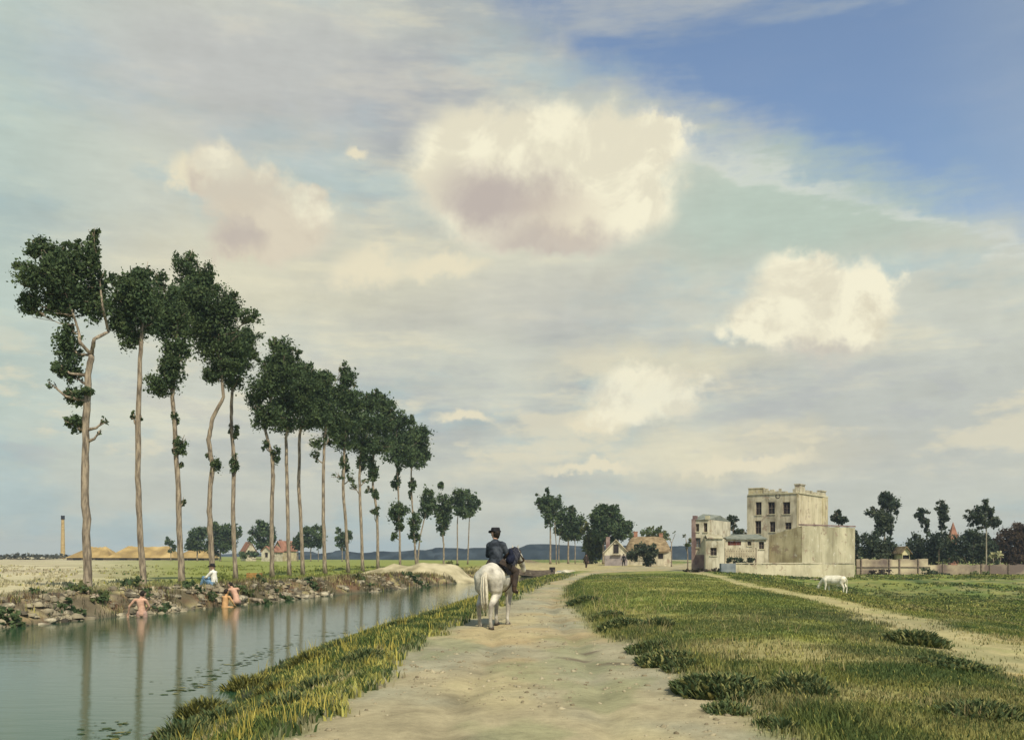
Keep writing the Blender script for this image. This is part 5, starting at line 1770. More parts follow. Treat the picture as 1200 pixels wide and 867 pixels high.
# --- wooded ridge on the horizon
def ridge(name, label, x0, x1, d, hpx, seed, depth=60, mat=None, amp=1.0):
    n, m = int((x1 - x0) / (4.2 if d > 500 else 1.6)), 7
    v = []
    for j in range(m + 1):
        y = d + depth * (j / m)
        for i in range(n + 1):
            x = x0 + (x1 - x0) * i / n
            px = 600 + x / y * F
            top = np.interp(px, hpx[0], hpx[1])
            H = zat(top, d)
            crown = 1.5 * float(vnoise(np.array([x / 6.5]), np.array([y / 7.]), seed)[0]) + 1.3 * float(vnoise(np.array([x / 24.]), np.array([y / 20.]), seed + 1)[0]) - 1.4
            crown *= amp
            s = (0.0, .55, .88, 1.0, 1.0, .9, .6, 0)[j]
            v.append((x + random.uniform(-.8, .8), y + random.uniform(-2, 2), -1 + (H + 1 + crown) * s + (crown * .6 if 0 < j < m else 0)))
    f = []
    w = n + 1
    for j in range(m):
        for i in range(n):
            a = j * w + i
            f.append((a, a + 1, a + w + 1, a + w))
    return tag(mesh_np(name, v, f, mat), label, 'hills', kind='structure')


M_wood_far = mat_noise('haze_blue_woodland', (.022, .034, .046), (.055, .075, .088), .12, .95, (.034, .048, .056), .5, .5)  # blue of the distant air put into the woodland colour
ridge('hills', 'low dark blue belt of far woods along the horizon', at(318, 330), at(930, 330), 330, ([300, 345, 380, 440, 560, 600, 640, 700, 780, 830, 950], [653, 649, 645.5, 644, 641.5, 641, 640, 640.5, 641.5, 643, 648]), 3, depth=34, mat=M_wood_far, amp=.85)
ridge('hills', 'faint low woods on the horizon behind the right hand trees', at(930, 800), at(1290, 800), 800, ([900, 950, 1000, 1100, 1180, 1300], [650, 648, 646, 645, 641, 640]), 13, depth=34, mat=M_wood_far, amp=.85)
ridge('hills', 'faint flat woods on the left horizon', at(-60, 900), at(340, 900), 900, ([-80, 60, 230, 280, 350], [651, 650.5, 650, 648, 647]), 23, depth=34, mat=M_wood_far, amp=.85)

# --- moored boat and pale stones where the canal bends
dM = 101
xm = at(628, dM)
root = empty('moored_boat', (xm, dM, WATER), 'small brown wooden boat moored at the canal bend beyond the horse', 'boat', rz=.12)
bm = bmesh.new()
st = []
for i in range(11):
    t = i / 10
    x = -1.9 + 3.8 * t
    wdt = .62 * (1 - abs(2 * t - 1.1) ** 2.6) if t < .95 else .5
    wdt = max(wdt, .03)
    kz = -.12 + .25 * (1 - t) ** 3
    top = .55 + .28 * (1 - t) ** 2 + .18 * t ** 3
    st.append([(x, -wdt, top), (x, -wdt * .8, .12 + kz), (x, 0, kz - .05), (x, wdt * .8, .12 + kz), (x, wdt, top), (x, wdt * .88, top), (x, wdt * .7, .2 + kz), (x, 0, kz + .04), (x, -wdt * .7, .2 + kz), (x, -wdt * .88, top)])
rows = [[bm.verts.new(p) for p in s] for s in st]
for a, b in zip(rows, rows[1:]):
    for k_ in range(10):
        bm.faces.new((a[k_], a[(k_ + 1) % 10], b[(k_ + 1) % 10], b[k_]))
bm.faces.new(rows[0])
bm.faces.new(rows[-1][::-1])
bm_obj('hull', bm, M_wood, root)
for xx in (-.6, .7):
    bm = bmesh.new()
    add_box(bm, (xx - .12, -.5, .36), (xx + .12, .5, .41))
    bm_obj('thwart', bm, M_woodpale, root)
bm = bmesh.new()
add_box(bm, (1.45, -.42, .5), (1.92, .42, .95))
bm_obj('stern_box', bm, M_dark, root, bevel=.04)

SMB = SM
for (px, py, d, s, lab) in ((651, 668, 108, (2.2, 1.6, 1.5), 'large pale limestone block heaped by the canal end, left of its neighbour'), (665, 667, 110, (2.8, 1.6, 1.3), 'large pale limestone block heaped by the canal end, right of its neighbour'),
                            (658, 663.5, 111.5, (1.5, 1.2, 1.7), 'dark grey stone on top of the pale blocks by the canal end')):
    o = put(bpy.data.objects.new('stone_block', SM[int(px) % 5].copy()))
    x = at(px, d)
    o.location = (x, d, hz1(x, d) + .2)
    o.scale = s
    o.rotation_euler = (0, 0, px)
    o.data.materials.clear()
    o.data.materials.append(M_slate_shade if px == 658 else M_white)
    tag(o, lab, 'stone', 'pale blocks at the canal end')

# things lying on the far bank
x, y = at(268, 50), 50
o = bpy.data.objects.new('wooden_crate', None)
root = empty('wooden_crate', (at(298, 60), 60, hz1(at(298, 60), 60)), 'low orange brown wooden crate standing on the bank under the trees', 'crate')
bm = bmesh.new()
for k_ in range(4):
    add_box(bm, (-.42, -.26, .03 + k_ * .14), (.42, -.23, .15 + k_ * .14))
    add_box(bm, (-.42, .23, .03 + k_ * .14), (.42, .26, .15 + k_ * .14))
    add_box(bm, (-.42, -.228, .03 + k_ * .14), (-.39, .228, .15 + k_ * .14))
    add_box(bm, (.39, -.228, .03 + k_ * .14), (.42, .228, .15 + k_ * .14))
bm_obj('boards', bm, mat_noise('orange_boards', (.28, .15, .04), (.42, .24, .08), 4, .85), root)
bm = bmesh.new()
for sx in (-.385, .345):
    for sy in (-.225, .185):
        add_box(bm, (sx, sy, 0), (sx + .04, sy + .04, .60))
bm_obj('corner_posts', bm, M_wood, root)
bpy.data.objects.remove(o)
# ================================================================== LIVING THINGS
def hand(at_, toward, up, size=0.19, closed=0.6):
    """palm, four fingers of different lengths and a thumb leaving its side"""
    at_, toward, up = Vector(at_), Vector(toward).normalized(), Vector(up).normalized()
    side = toward.cross(up).normalized()
    up = side.cross(toward).normalized()
    s = size
    segs = []
    base = at_ + toward * s * .48
    for k in range(4):
        o = side * (k - 1.5) * s * .115
        segs.append((at_ + o * .8, s * .085, base + o, s * .075))
        Lf = s * (.40, .47, .44, .34)[k]
        p1 = base + o + toward * Lf * .5 - up * Lf * .25 * closed
        p2 = p1 + toward * Lf * .3 * (1 - closed) - up * Lf * .55
        segs.append((base + o, s * .052, p1, s * .047))
        segs.append((p1, s * .047, p2, s * .040))
    t0 = at_ + side * -s * .22 + toward * s * .15
    t1 = t0 - side * s * .14 + toward * s * .20
    segs.append((at_ + toward * s * .08 - side * s * .08, s * .07, t0, s * .06))
    segs.append((t0, s * .06, t1, s * .052))
    segs.append((t1, s * .05, t1 + toward * s * .16 - up * s * .12, s * .042))
    return segs


def head_segs(c, face, r=.098):
    """skull, jaw, nose, ears, brow, lips; face = direction looked at"""
    c, f = Vector(c), Vector(face).normalized()
    s = f.cross(Vector((0, 0, 1))).normalized()
    u = s.cross(f).normalized()
    P = lambda a, b, d: c + f * a * r + s * b * r + u * d * r
    return [(P(-.18, 0, .22), r * .98, P(.12, 0, .22), r * .90), (P(.30, 0, -.35), r * .66, P(.42, 0, -.82), r * .42),
            (P(.92, 0, .10), r * .12, P(1.06, 0, -.22), r * .17), (P(.95, .16, -.25), r * .09, P(.95, -.16, -.25), r * .09),
            (P(.80, .34, .20), r * .15, P(.80, -.34, .20), r * .15), (P(.84, .18, -.52), r * .10, P(.84, -.18, -.52), r * .10),
            (P(-.02, .95, -.0), r * .17, P(-.10, .98, .22), r * .15), (P(-.02, -.95, -.0), r * .17, P(-.10, -.98, .22), r * .15)]


def eyes(c, face, parent, r=.098):
    c, f = Vector(c), Vector(face).normalized()
    s = f.cross(Vector((0, 0, 1))).normalized()
    u = s.cross(f).normalized()
    for k in (-1, 1):
        bm = bmesh.new()
        bmesh.ops.create_icosphere(bm, subdivisions=2, radius=r * .13, matrix=Matrix.Translation(c + f * r * .82 + s * k * r * .36 + u * r * .02))
        bm_obj('eye', bm, M_hair, parent, smooth=True)


# ------------------------------------------------------------------ the white horse
HX, HY, HR = -0.36, 22.9, math.radians(-17)
horse = empty('horse', (HX, HY, hz1(HX, HY) + .005), 'grey white horse seen from behind walking up the dirt road under its rider', 'horse', rz=HR)
seg = [
    ((0, -.50, 1.15), .27, (0, .10, 1.10), .305, 9, (1.02, 1, 1)), ((0, .10, 1.10), .305, (0, .52, 1.12), .265, 9, (.95, 1, 1.1)),
    ((0, -.60, 1.22), .235, (0, -.35, 1.27), .22), ((.0, .35, 1.30), .17, (0, -.3, 1.28), .18),
    ((-.14, -.58, 1.14), .205, (-.16, -.56, .92), .17), ((.14, -.58, 1.14), .205, (.16, -.56, .92), .17),
    # hind legs: thigh, gaskin to the hock behind, cannon, pastern
    ((-.16, -.54, .98), .165, (-.175, -.40, .78), .115), ((-.175, -.40, .78), .112, (-.18, -.72, .52), .068), ((-.18, -.72, .53), .066, (-.18, -.66, .17), .045), ((-.18, -.66, .17), .050, (-.18, -.62, .045), .056),
    ((.16, -.54, .98), .165, (.165, -.44, .78), .115), ((.165, -.44, .78), .112, (.15, -.86, .52), .068), ((.15, -.86, .53), .066, (.14, -.86, .17), .045), ((.14, -.86, .17), .050, (.14, -.82, .045), .056),
    # shoulders and forelegs
    ((-.15, .50, 1.10), .17, (-.17, .46, .82), .115), ((-.17, .46, .82), .105, (-.16, .50, .48), .062), ((-.16, .50, .48), .062, (-.16, .48, .17), .042), ((-.16, .48, .17), .048, (-.16, .52, .045), .054),
    ((.15, .50, 1.10), .17, (.17, .44, .82), .115), ((.17, .44, .82), .105, (.17, .38, .48), .062), ((.17, .38, .48), .062, (.17, .30, .17), .042), ((.17, .30, .17), .048, (.17, .33, .045), .054),
    # neck turned a little to the right, head
    ((0, .52, 1.22), .215, (.07, .80, 1.46), .150), ((.07, .80, 1.46), .150, (.16, 1.00, 1.68), .115),
    ((.16, 1.00, 1.70), .115, (.20, 1.13, 1.60), .105), ((.20, 1.13, 1.60), .100, (.25, 1.32, 1.36), .070), ((.25, 1.32, 1.36), .070, (.26, 1.36, 1.28), .060),
    ((.10, .97, 1.78), .040, (.085, .97, 1.90), .018), ((.22, .95, 1.78), .040, (.245, .95, 1.90), .018),
]
body = flesh('body', seg, .022, M_horse, horse, 5)
for (x, y) in ((-.18, -.60), (.14, -.80), (-.16, .54), (.17, .35)):
    bm = bmesh.new()
    add_tube(bm, [(x, y, -.002), (x, y - .005, .05), (x, y - .015, .085)], [.070, .064, .052], 12)
    bm_obj('hoof', bm, M_hoof, horse, smooth=True)
bm = bmesh.new()
r = random.Random(2)
for k in range(46):
    a, rr = r.uniform(0, 6.28), .05 * r.random() ** .5
    o = Vector((math.cos(a) * rr * 1.5, math.sin(a) * rr, 0))
    add_tube(bm, [Vector((0, -.80, 1.26)) + o * .4, Vector((.0, -.90, 1.15)) + o * .8, Vector((.01, -.94, .88)) + o * 1.2, Vector((.02, -.92, .60)) + o * 1.1, Vector((.02, -.90, .44 + r.uniform(-.06, .1))) + o * .5], [.014, .016, .015, .011, .003], 5)
bm_obj('tail', bm, M_horse_tail, horse, smooth=True)
bm = bmesh.new()
for k in range(70):
    t = r.random()
    p = Vector((0, .50, 1.43)).lerp(Vector((.14, .93, 1.84)), t)
    sd = r.choice((-1, 1, 1))
    add_tube(bm, [p, p + Vector((sd * .09, -.03, -.02)), p + Vector((sd * (.15 + .03 * r.random()), -.05, -.16)), p + Vector((sd * .15, -.05, -.26 - .1 * r.random()))], [.014, .016, .012, .003], 5)
bm_obj('mane', bm, M_horse_dark, horse, smooth=True)


def band(bm, ring, w, t):
    """flat strap along a closed ring of points"""
    n = len(ring)
    c = sum((Vector(p) for p in ring), Vector()) / n
    for i in range(n):
        a, b = Vector(ring[i]), Vector(ring[(i + 1) % n])
        oa, ob = (a - c).normalized() * t, (b - c).normalized() * t
        for q in ((a + w + oa, b + w + ob, b - w + ob, a - w + oa), (a + w, a + w + oa, a - w + oa, a - w), (a + w, b + w, b + w + ob, a + w + oa), (a - w, a - w + oa, b - w + ob, b - w)):
            bm.faces.new([bm.verts.new(p) for p in q])


bm = bmesh.new()
band(bm, [(math.cos(t) * .318, .16, 1.11 + math.sin(t) * .338) for t in np.linspace(0, 6.283, 25)[:-1]], Vector((0, .045, 0)), .012)
bm_obj('girth_strap', bm, M_leather, horse)
bm = bmesh.new()
vs = []
for j in range(9):
    row = []
    for i in range(13):
        a = math.radians(-78 + 156 * i / 12)
        y = -.22 + .58 * j / 8
        row.append(bm.verts.new((math.sin(a) * .335, y, 1.125 + math.cos(a) * .355)))
    vs.append(row)
for j in range(8):
    for i in range(12):
        bm.faces.new((vs[j][i], vs[j][i + 1], vs[j + 1][i + 1], vs[j + 1][i]))
bmesh.ops.solidify(bm, geom=bm.faces[:], thickness=.02)
bm_obj('saddle_cloth', bm, M_black, horse, smooth=True)
bm = bmesh.new()
for (p, q) in (((.16, 1.00, 1.70), .128), ((.215, 1.20, 1.52), .100)):
    p = Vector(p)
    ax = Vector((.05, .21, -.30)).normalized()
    u = ax.cross(Vector((1, 0, 0))).normalized()
    w_ = ax.cross(u)
    band(bm, [p + (u * math.cos(t) + w_ * math.sin(t)) * q for t in np.linspace(0, 6.283, 17)[:-1]], ax * .018, .008)
for s_ in (-1, 1):
    add_tube(bm, [Vector((.16 + s_ * .118, 1.01, 1.66)), Vector((.215 + s_ * .098, 1.19, 1.52))], [.014, .014], 6)
bm_obj('bridle', bm, M_leather, horse)
bm = bmesh.new()
for s_ in (-1, 1):
    add_tube(bm, [(.22 + s_ * .09, 1.2, 1.5), (.1 + s_ * .17, .85, 1.5), (-.02 + s_ * .07, .38, 1.62)], [.008, .008, .008], 6)
bm_obj('reins', bm, M_leather, horse, smooth=True)

# dark sack hanging by the rider's right side
root = empty('saddle_sack', (HX, HY, horse.location.z), 'round blue black sack hanging beside the right hip of the rider', 'sack', rz=HR)
sack = flesh('sack_body', [((.33, .02, 1.53), .10, (.35, .06, 1.60), .09), ((.345, .04, 1.70), .06, (.33, .03, 1.76), .045)], .016, mat_noise('blue_black_cloth', (.008, .010, .022), (.022, .026, .045), 8, .9), root, 4)
bm = bmesh.new()
add_tube(bm, [(.335, .03, 1.74), (.24, .05, 1.66), (.14, .06, 1.52)], [.018, .018, .016], 7)
bm_obj('strap', bm, M_leather, root, smooth=True)

# ------------------------------------------------------------------ the rider
rider = empty('person', (HX, HY, horse.location.z), 'rider in dark hat and blue grey jacket on the white horse, looking left', 'person', rz=HR)
face = Vector((-.86, .45, -.22))
HC = Vector((-.055, .08, 2.13))
hl, hr = Vector((-.13, .40, 1.60)), Vector((.07, .38, 1.60))
seg = head_segs(HC, face) + [((-.02, .02, 1.96), .058, (-.045, .06, 2.06), .056),
                             ((0, 0, 1.46), .165, (0, -.01, 1.66), .14), ((-.02, 0, 1.70), .15, (-.03, .01, 1.86), .135), ((-.15, .02, 1.87), .072, (.12, .02, 1.88), .072),
                             ((-.18, .02, 1.86), .062, (-.25, .14, 1.64), .048), ((-.25, .14, 1.64), .048, tuple(hl), .034), ((.16, .02, 1.87), .062, (.23, .12, 1.65), .048), ((.23, .12, 1.65), .048, tuple(hr), .034),
                             ((-.10, .0, 1.45), .12, (-.36, .34, 1.27), .080), ((-.36, .34, 1.27), .076, (-.37, .20, .86), .050), ((-.37, .20, .86), .05, (-.38, .36, .79), .042),
                             ((.10, .0, 1.45), .12, (.36, .34, 1.27), .080), ((.36, .34, 1.27), .076, (.37, .20, .86), .050), ((.37, .20, .86), .05, (.38, .36, .79), .042)]
seg += hand(hl, (.35, .6, -.1), (0, .1, 1)) + hand(hr, (-.25, .6, -.1), (0, .1, 1))
pb = flesh('body', seg, .0125, M_skin, rider, 2)
eyes(HC, face, pb)
jacket = flesh('jacket', [((0, 0, 1.44), .185, (0, -.01, 1.66), .158), ((-.02, 0, 1.70), .168, (-.03, .01, 1.87), .148), ((-.15, .02, 1.88), .084, (.12, .02, 1.89), .084), ((-.02, .02, 1.92), .075, (-.03, .03, 1.98), .066),
                          ((-.18, .02, 1.87), .076, (-.25, .14, 1.64), .062), ((-.25, .14, 1.64), .062, tuple(hl.lerp(Vector((-.25, .14, 1.64)), .2)), .048), ((.16, .02, 1.88), .076, (.23, .12, 1.65), .062), ((.23, .12, 1.65), .062, tuple(hr.lerp(Vector((.23, .12, 1.65)), .2)), .048)], .015, M_coat, rider, 3)
flesh('trousers', [((0, 0, 1.45), .178, (0, .02, 1.42), .17), ((-.10, .0, 1.45), .135, (-.36, .34, 1.27), .095), ((-.36, .34, 1.27), .092, (-.37, .21, .93), .066), ((.10, .0, 1.45), .135, (.36, .34, 1.27), .095), ((.36, .34, 1.27), .092, (.37, .21, .93), .066)], .015, M_trous, rider, 3)
for s_ in (-1, 1):
    flesh('boot', [((s_ * .37, .21, .95), .062, (s_ * .37, .20, .84), .058), ((s_ * .37, .19, .83), .052, (s_ * .38, .38, .79), .045)], .012, M_leather, rider, 3)


def hat(c, face, parent, mat, r=.105, brim=.19, crown=.12):
    c, f = Vector(c), Vector(face)
    f = Vector((f.x, f.y, 0)).normalized()
    bm = bmesh.new()
    n = 24
    prof = [(brim, .015), (brim, .0), (r * 1.02, -.005), (r * 1.02, .015), (r, crown * .6), (r * .88, crown), (r * .5, crown * 1.03), (0.001, crown * .93)]
    rings = []
    for (rr, z) in prof:
        row = []
        for k in range(n):
            a = 2 * math.pi * k / n
            d = Vector((math.cos(a), math.sin(a), 0))
            fw = d.dot(f)
            q = rr * (1 + (.22 * fw if rr > r * 1.1 else 0.02 * fw))
            zz = z - (.035 * fw * fw if rr > r * 1.1 else 0) + (.02 * abs(d.cross(f).z) if rr > r * 1.1 else 0)
            row.append(bm.verts.new(c + d * q + Vector((0, 0, zz))))
        rings.append(row)
    for a, b in zip(rings, rings[1:]):
        for k in range(n):
            bm.faces.new((a[k], a[(k + 1) % n], b[(k + 1) % n], b[k]))
    bm.faces.new(rings[0])
    bm.faces.new(rings[-1])
    return bm_obj('hat', bm, mat, parent, smooth=True)


hat(HC + Vector((0.012, -.005, .055)), face, rider, M_black, crown=.10, brim=.145)
flesh('hair', [(HC + Vector((.045, -.03, .02)), .092, HC + Vector((.04, -.025, -.05)), .075)], .014, M_hair, rider, 2)

# ------------------------------------------------------------------ bathers and the seated figure on the far bank
def bather(label, loc, rz, mat, pose, head, facedir, hairlow=False, shorts=None):
    root = empty('person', loc, label, 'person', rz=rz)
    sg = head_segs(head, facedir) + pose
    b = flesh('body', sg, .0125, mat, root, 3)
    eyes(head, facedir, b)
    fd = Vector(facedir).normalized()
    h = Vector(head)
    flesh('hair', [(h - fd * .022 + Vector((0, 0, .035)), .104, h - fd * .045 + Vector((0, 0, -.0)), .092)], .013, M_hair, root, 2)
    if shorts:
        flesh('bathing_drawers', shorts, .014, M_blue if mat is M_skin_tan else mat_noise('faded_drawers', (.34, .21, .16), (.46, .30, .23), 6, .9), root, 3)
    return root


x, y = at(166, 35.3), 35.3
legs = [((-.09, 0, .02 + .86), .095, (-.11, .03, .46), .065), ((-.11, .03, .46), .062, (-.12, 0, .05), .042), ((-.12, 0, .05), .045, (-.12, .15, .03), .035),
        ((.09, 0, .88), .095, (.13, .0, .46), .065), ((.13, .0, .46), .062, (.15, -.03, .05), .042), ((.15, -.03, .05), .045, (.16, .12, .03), .035)]
lh, rh = Vector((-.46, .14, .92)), Vector((.16, .20, 1.02))
pose = legs + [((0, 0, .92), .145, (-.01, 0, 1.12), .125), ((-.02, .01, 1.14), .125, (-.06, .02, 1.34), .135), ((-.22, .03, 1.40), .062, (.10, .02, 1.40), .062), ((-.05, .02, 1.42), .055, (-.01, .03, 1.52), .052),
               ((-.24, .03, 1.40), .056, (-.42, .05, 1.18), .043), ((-.42, .05, 1.18), .042, tuple(lh), .030), ((.13, .02, 1.39), .056, (.24, .10, 1.16), .043), ((.24, .10, 1.16), .042, tuple(rh), .030)]
pose += hand(lh, (-.2, .25, -.9), (0, 1, .2)) + hand(rh, (-.4, .6, -.3), (0, .3, 1))
bather('standing bather with dark hair wading thigh deep by the far bank, left arm held out', (x, y, WATER - .80), .25, M_skin, pose, (.05, .05, 1.60), (.62, .55, -.30),
       shorts=[((-.06, 0, .93), .128, (.06, 0, .93), .128), ((-.09, 0, .88), .108, (-.105, .02, .66), .090), ((.09, 0, .88), .108, (.115, .0, .66), .090)])

x, y = at(277, 43.6), 43.6
lh, rh = Vector((-.34, .30, .92)), Vector((-.05, .44, .86))
pose = [((-.09, 0, .66), .10, (-.12, .28, .42), .068), ((-.12, .28, .42), .064, (-.12, .05, .06), .042), ((-.12, .05, .06), .045, (-.12, .2, .03), .035), ((.10, 0, .66), .10, (.14, .26, .40), .068), ((.14, .26, .40), .064, (.14, .02, .06), .042), ((.14, .02, .06), .045, (.14, .17, .03), .035),
        ((0, -.02, .70), .155, (-.02, .04, .94), .135), ((-.03, .06, .96), .135, (-.10, .14, 1.16), .138), ((-.25, .18, 1.21), .064, (.08, .14, 1.23), .064), ((-.12, .18, 1.24), .056, (-.17, .24, 1.32), .052),
        ((-.27, .18, 1.21), .056, (-.40, .24, 1.02), .043), ((-.40, .24, 1.02), .042, tuple(lh), .030), ((.11, .15, 1.21), .056, (.14, .34, 1.02), .043), ((.14, .34, 1.02), .042, tuple(rh), .030)]
pose += hand(lh, (.3, .4, -.5), (0, .5, .5)) + hand(rh, (-.5, .4, -.3), (0, .4, .6))
bather('pink backed bather bending forward in the shallows under the far bank', (x, y, WATER - .52), .5, M_skin, pose, (-.21, .29, 1.39), (-.75, .5, -.45),
       shorts=[((-.06, 0, .68), .138, (.06, 0, .68), .138), ((-.09, .02, .64), .112, (-.115, .22, .48), .088), ((.10, .02, .64), .112, (.13, .2, .46), .088)])

x, y = at(263.5, 42.0), 42.0
lh, rh = Vector((-.30, .22, .40)), Vector((.28, .26, .40))
pose = [((-.09, 0, .24), .10, (-.20, .34, .30), .068), ((-.20, .34, .30), .064, (-.18, .14, .04), .042), ((-.18, .14, .04), .045, (-.18, .28, .03), .035), ((.09, 0, .24), .10, (.20, .34, .30), .068), ((.20, .34, .30), .064, (.18, .14, .04), .042), ((.18, .14, .04), .045, (.18, .28, .03), .035),
        ((0, -.02, .25), .15, (0, .0, .46), .13), ((0, .02, .48), .13, (0, .05, .68), .138), ((-.17, .07, .74), .064, (.17, .07, .74), .064), ((0, .06, .76), .056, (0, .08, .86), .052),
        ((-.19, .07, .74), .056, (-.28, .14, .54), .043), ((-.28, .14, .54), .042, tuple(lh), .030), ((.19, .07, .74), .056, (.28, .16, .54), .043), ((.28, .16, .54), .042, tuple(rh), .030)]
pose += hand(lh, (.1, .6, -.3), (0, .3, 1)) + hand(rh, (-.1, .6, -.3), (0, .3, 1))
b3 = bather('tanned bather crouching low in the water beside the pink backed one', (x, y, WATER - .32), -.5, M_skin_tan, pose, (0, .10, .955), (.2, .9, -.2))

x, y = at(251, 46.0), 46.0
zs = hz1(x, y)
root = empty('person', (x, y, zs), 'person in white shirt, blue trousers and black hat sitting on the far bank', 'person', rz=1.25)
HC2, fc = Vector((0, .10, .98)), Vector((0, .95, -.25))
lh, rh = Vector((-.16, .42, .50)), Vector((.16, .42, .50))
base = [((0, 0, .16), .16, (0, .0, .40), .135), ((0, .01, .42), .135, (0, .05, .68), .14), ((-.16, .05, .75), .066, (.16, .05, .75), .066), ((0, .06, .78), .056, (0, .08, .90), .053),
        ((-.10, .02, .16), .115, (-.15, .46, .50), .075), ((-.15, .46, .50), .072, (-.15, .62, .08), .046), ((-.15, .62, .08), .046, (-.15, .78, .045), .036), ((.10, .02, .16), .115, (.15, .46, .50), .075), ((.15, .46, .50), .072, (.15, .62, .08), .046), ((.15, .62, .08), .046, (.15, .78, .045), .036),
        ((-.19, .05, .75), .058, (-.27, .22, .54), .044), ((-.27, .22, .54), .043, tuple(lh), .031), ((.19, .05, .75), .058, (.27, .22, .54), .044), ((.27, .22, .54), .043, tuple(rh), .031)]
b4 = flesh('body', head_segs(HC2, fc) + base + hand(lh, (.3, .5, -.3), (0, .4, 1)) + hand(rh, (-.3, .5, -.3), (0, .4, 1)), .0125, M_skin, root, 2)
eyes(HC2, fc, b4)
flesh('shirt', [((0, 0, .24), .165, (0, .0, .42), .155), ((0, .01, .44), .152, (0, .05, .69), .156), ((-.16, .05, .75), .080, (.16, .05, .75), .080), ((0, .06, .80), .068, (0, .07, .85), .062),
                ((-.19, .05, .75), .074, (-.27, .22, .54), .060), ((-.27, .22, .54), .060, (-.20, .36, .51), .050), ((.19, .05, .75), .074, (.27, .22, .54), .060), ((.27, .22, .54), .060, (.20, .36, .51), .050)], .014, M_shirt, root, 3)
flesh('trousers', [((0, 0, .15), .178, (0, .01, .26), .170), ((-.10, .02, .16), .132, (-.15, .46, .50), .094), ((-.15, .46, .50), .092, (-.15, .61, .15), .066), ((.10, .02, .16), .132, (.15, .46, .50), .094), ((.15, .46, .50), .092, (.15, .61, .15), .066)], .014, M_blue, root, 3)
for s_ in (-1, 1):
    flesh('boot', [((s_ * .15, .61, .13), .058, (s_ * .15, .62, .06), .052), ((s_ * .15, .64, .052), .050, (s_ * .15, .80, .045), .042)], .012, M_leather, root, 2)
hat(HC2 + Vector((0, -.005, .055)), fc, root, M_black, crown=.13, brim=.18)

# ------------------------------------------------------------------ small far figures
def walker(label, px, d, coat, rz):
    x = at(px, d)
    root = empty('person', (x, d, hz1(x, d)), label, 'person', rz=rz)
    hc, fc = Vector((0, .04, 1.58)), Vector((0, 1, -.1))
    lh, rh = Vector((-.29, .10, .78)), Vector((.28, -.06, .78))
    sg = [((0, 0, .92), .14, (0, 0, 1.12), .125), ((0, 0, 1.15), .125, (0, .01, 1.34), .135), ((-.17, 0, 1.38), .062, (.17, 0, 1.38), .062), ((0, .01, 1.40), .055, (0, .03, 1.50), .052),
          ((-.20, 0, 1.37), .056, (-.27, .0, 1.08), .043), ((-.27, 0, 1.08), .042, tuple(lh), .03), ((.20, 0, 1.37), .056, (.27, -.04, 1.08), .043), ((.27, -.04, 1.08), .042, tuple(rh), .03),
          ((-.09, 0, .90), .10, (-.10, .14, .48), .066), ((-.10, .14, .48), .062, (-.10, .14, .06), .042), ((-.10, .14, .06), .044, (-.10, .30, .035), .035), ((.09, 0, .90), .10, (.10, -.02, .48), .066), ((.10, -.02, .48), .062, (.10, -.20, .07), .042), ((.10, -.20, .07), .044, (.10, -.06, .035), .035)]
    b = flesh('body', head_segs(hc, fc) + sg + hand(lh, (0, .1, -1), (1, 0, 0)) + hand(rh, (0, .1, -1), (-1, 0, 0)), .016, M_skin, root, 2)
    flesh('coat', [((0, 0, .84), .175, (0, 0, 1.12), .148), ((0, 0, 1.15), .146, (0, .01, 1.36), .152), ((-.17, 0, 1.38), .078, (.17, 0, 1.38), .078), ((-.20, 0, 1.37), .072, (-.27, .0, 1.08), .058), ((-.27, 0, 1.08), .058, (-.285, .09, .86), .048), ((.20, 0, 1.37), .072, (.27, -.04, 1.08), .058), ((.27, -.04, 1.08), .058, (.28, -.06, .86), .048)], .02, coat, root, 2)
    flesh('trousers', [((0, 0, .90), .15, (0, 0, .84), .15), ((-.09, 0, .88), .118, (-.10, .14, .48), .085), ((-.10, .14, .48), .082, (-.10, .14, .10), .064), ((.09, 0, .88), .118, (.10, -.02, .48), .085), ((.10, -.02, .48), .082, (.10, -.19, .11), .064)], .02, M_trous, root, 2)
    hat(hc + Vector((0, 0, .055)), fc, root, M_black, crown=.12, brim=.17)


walker('small dark walking figure at the bend of the road, left of the white cottage', 687, 122, M_trous, -.4)
walker('small dark figure standing in front of the white cottage', 731, 142, M_black, .3)

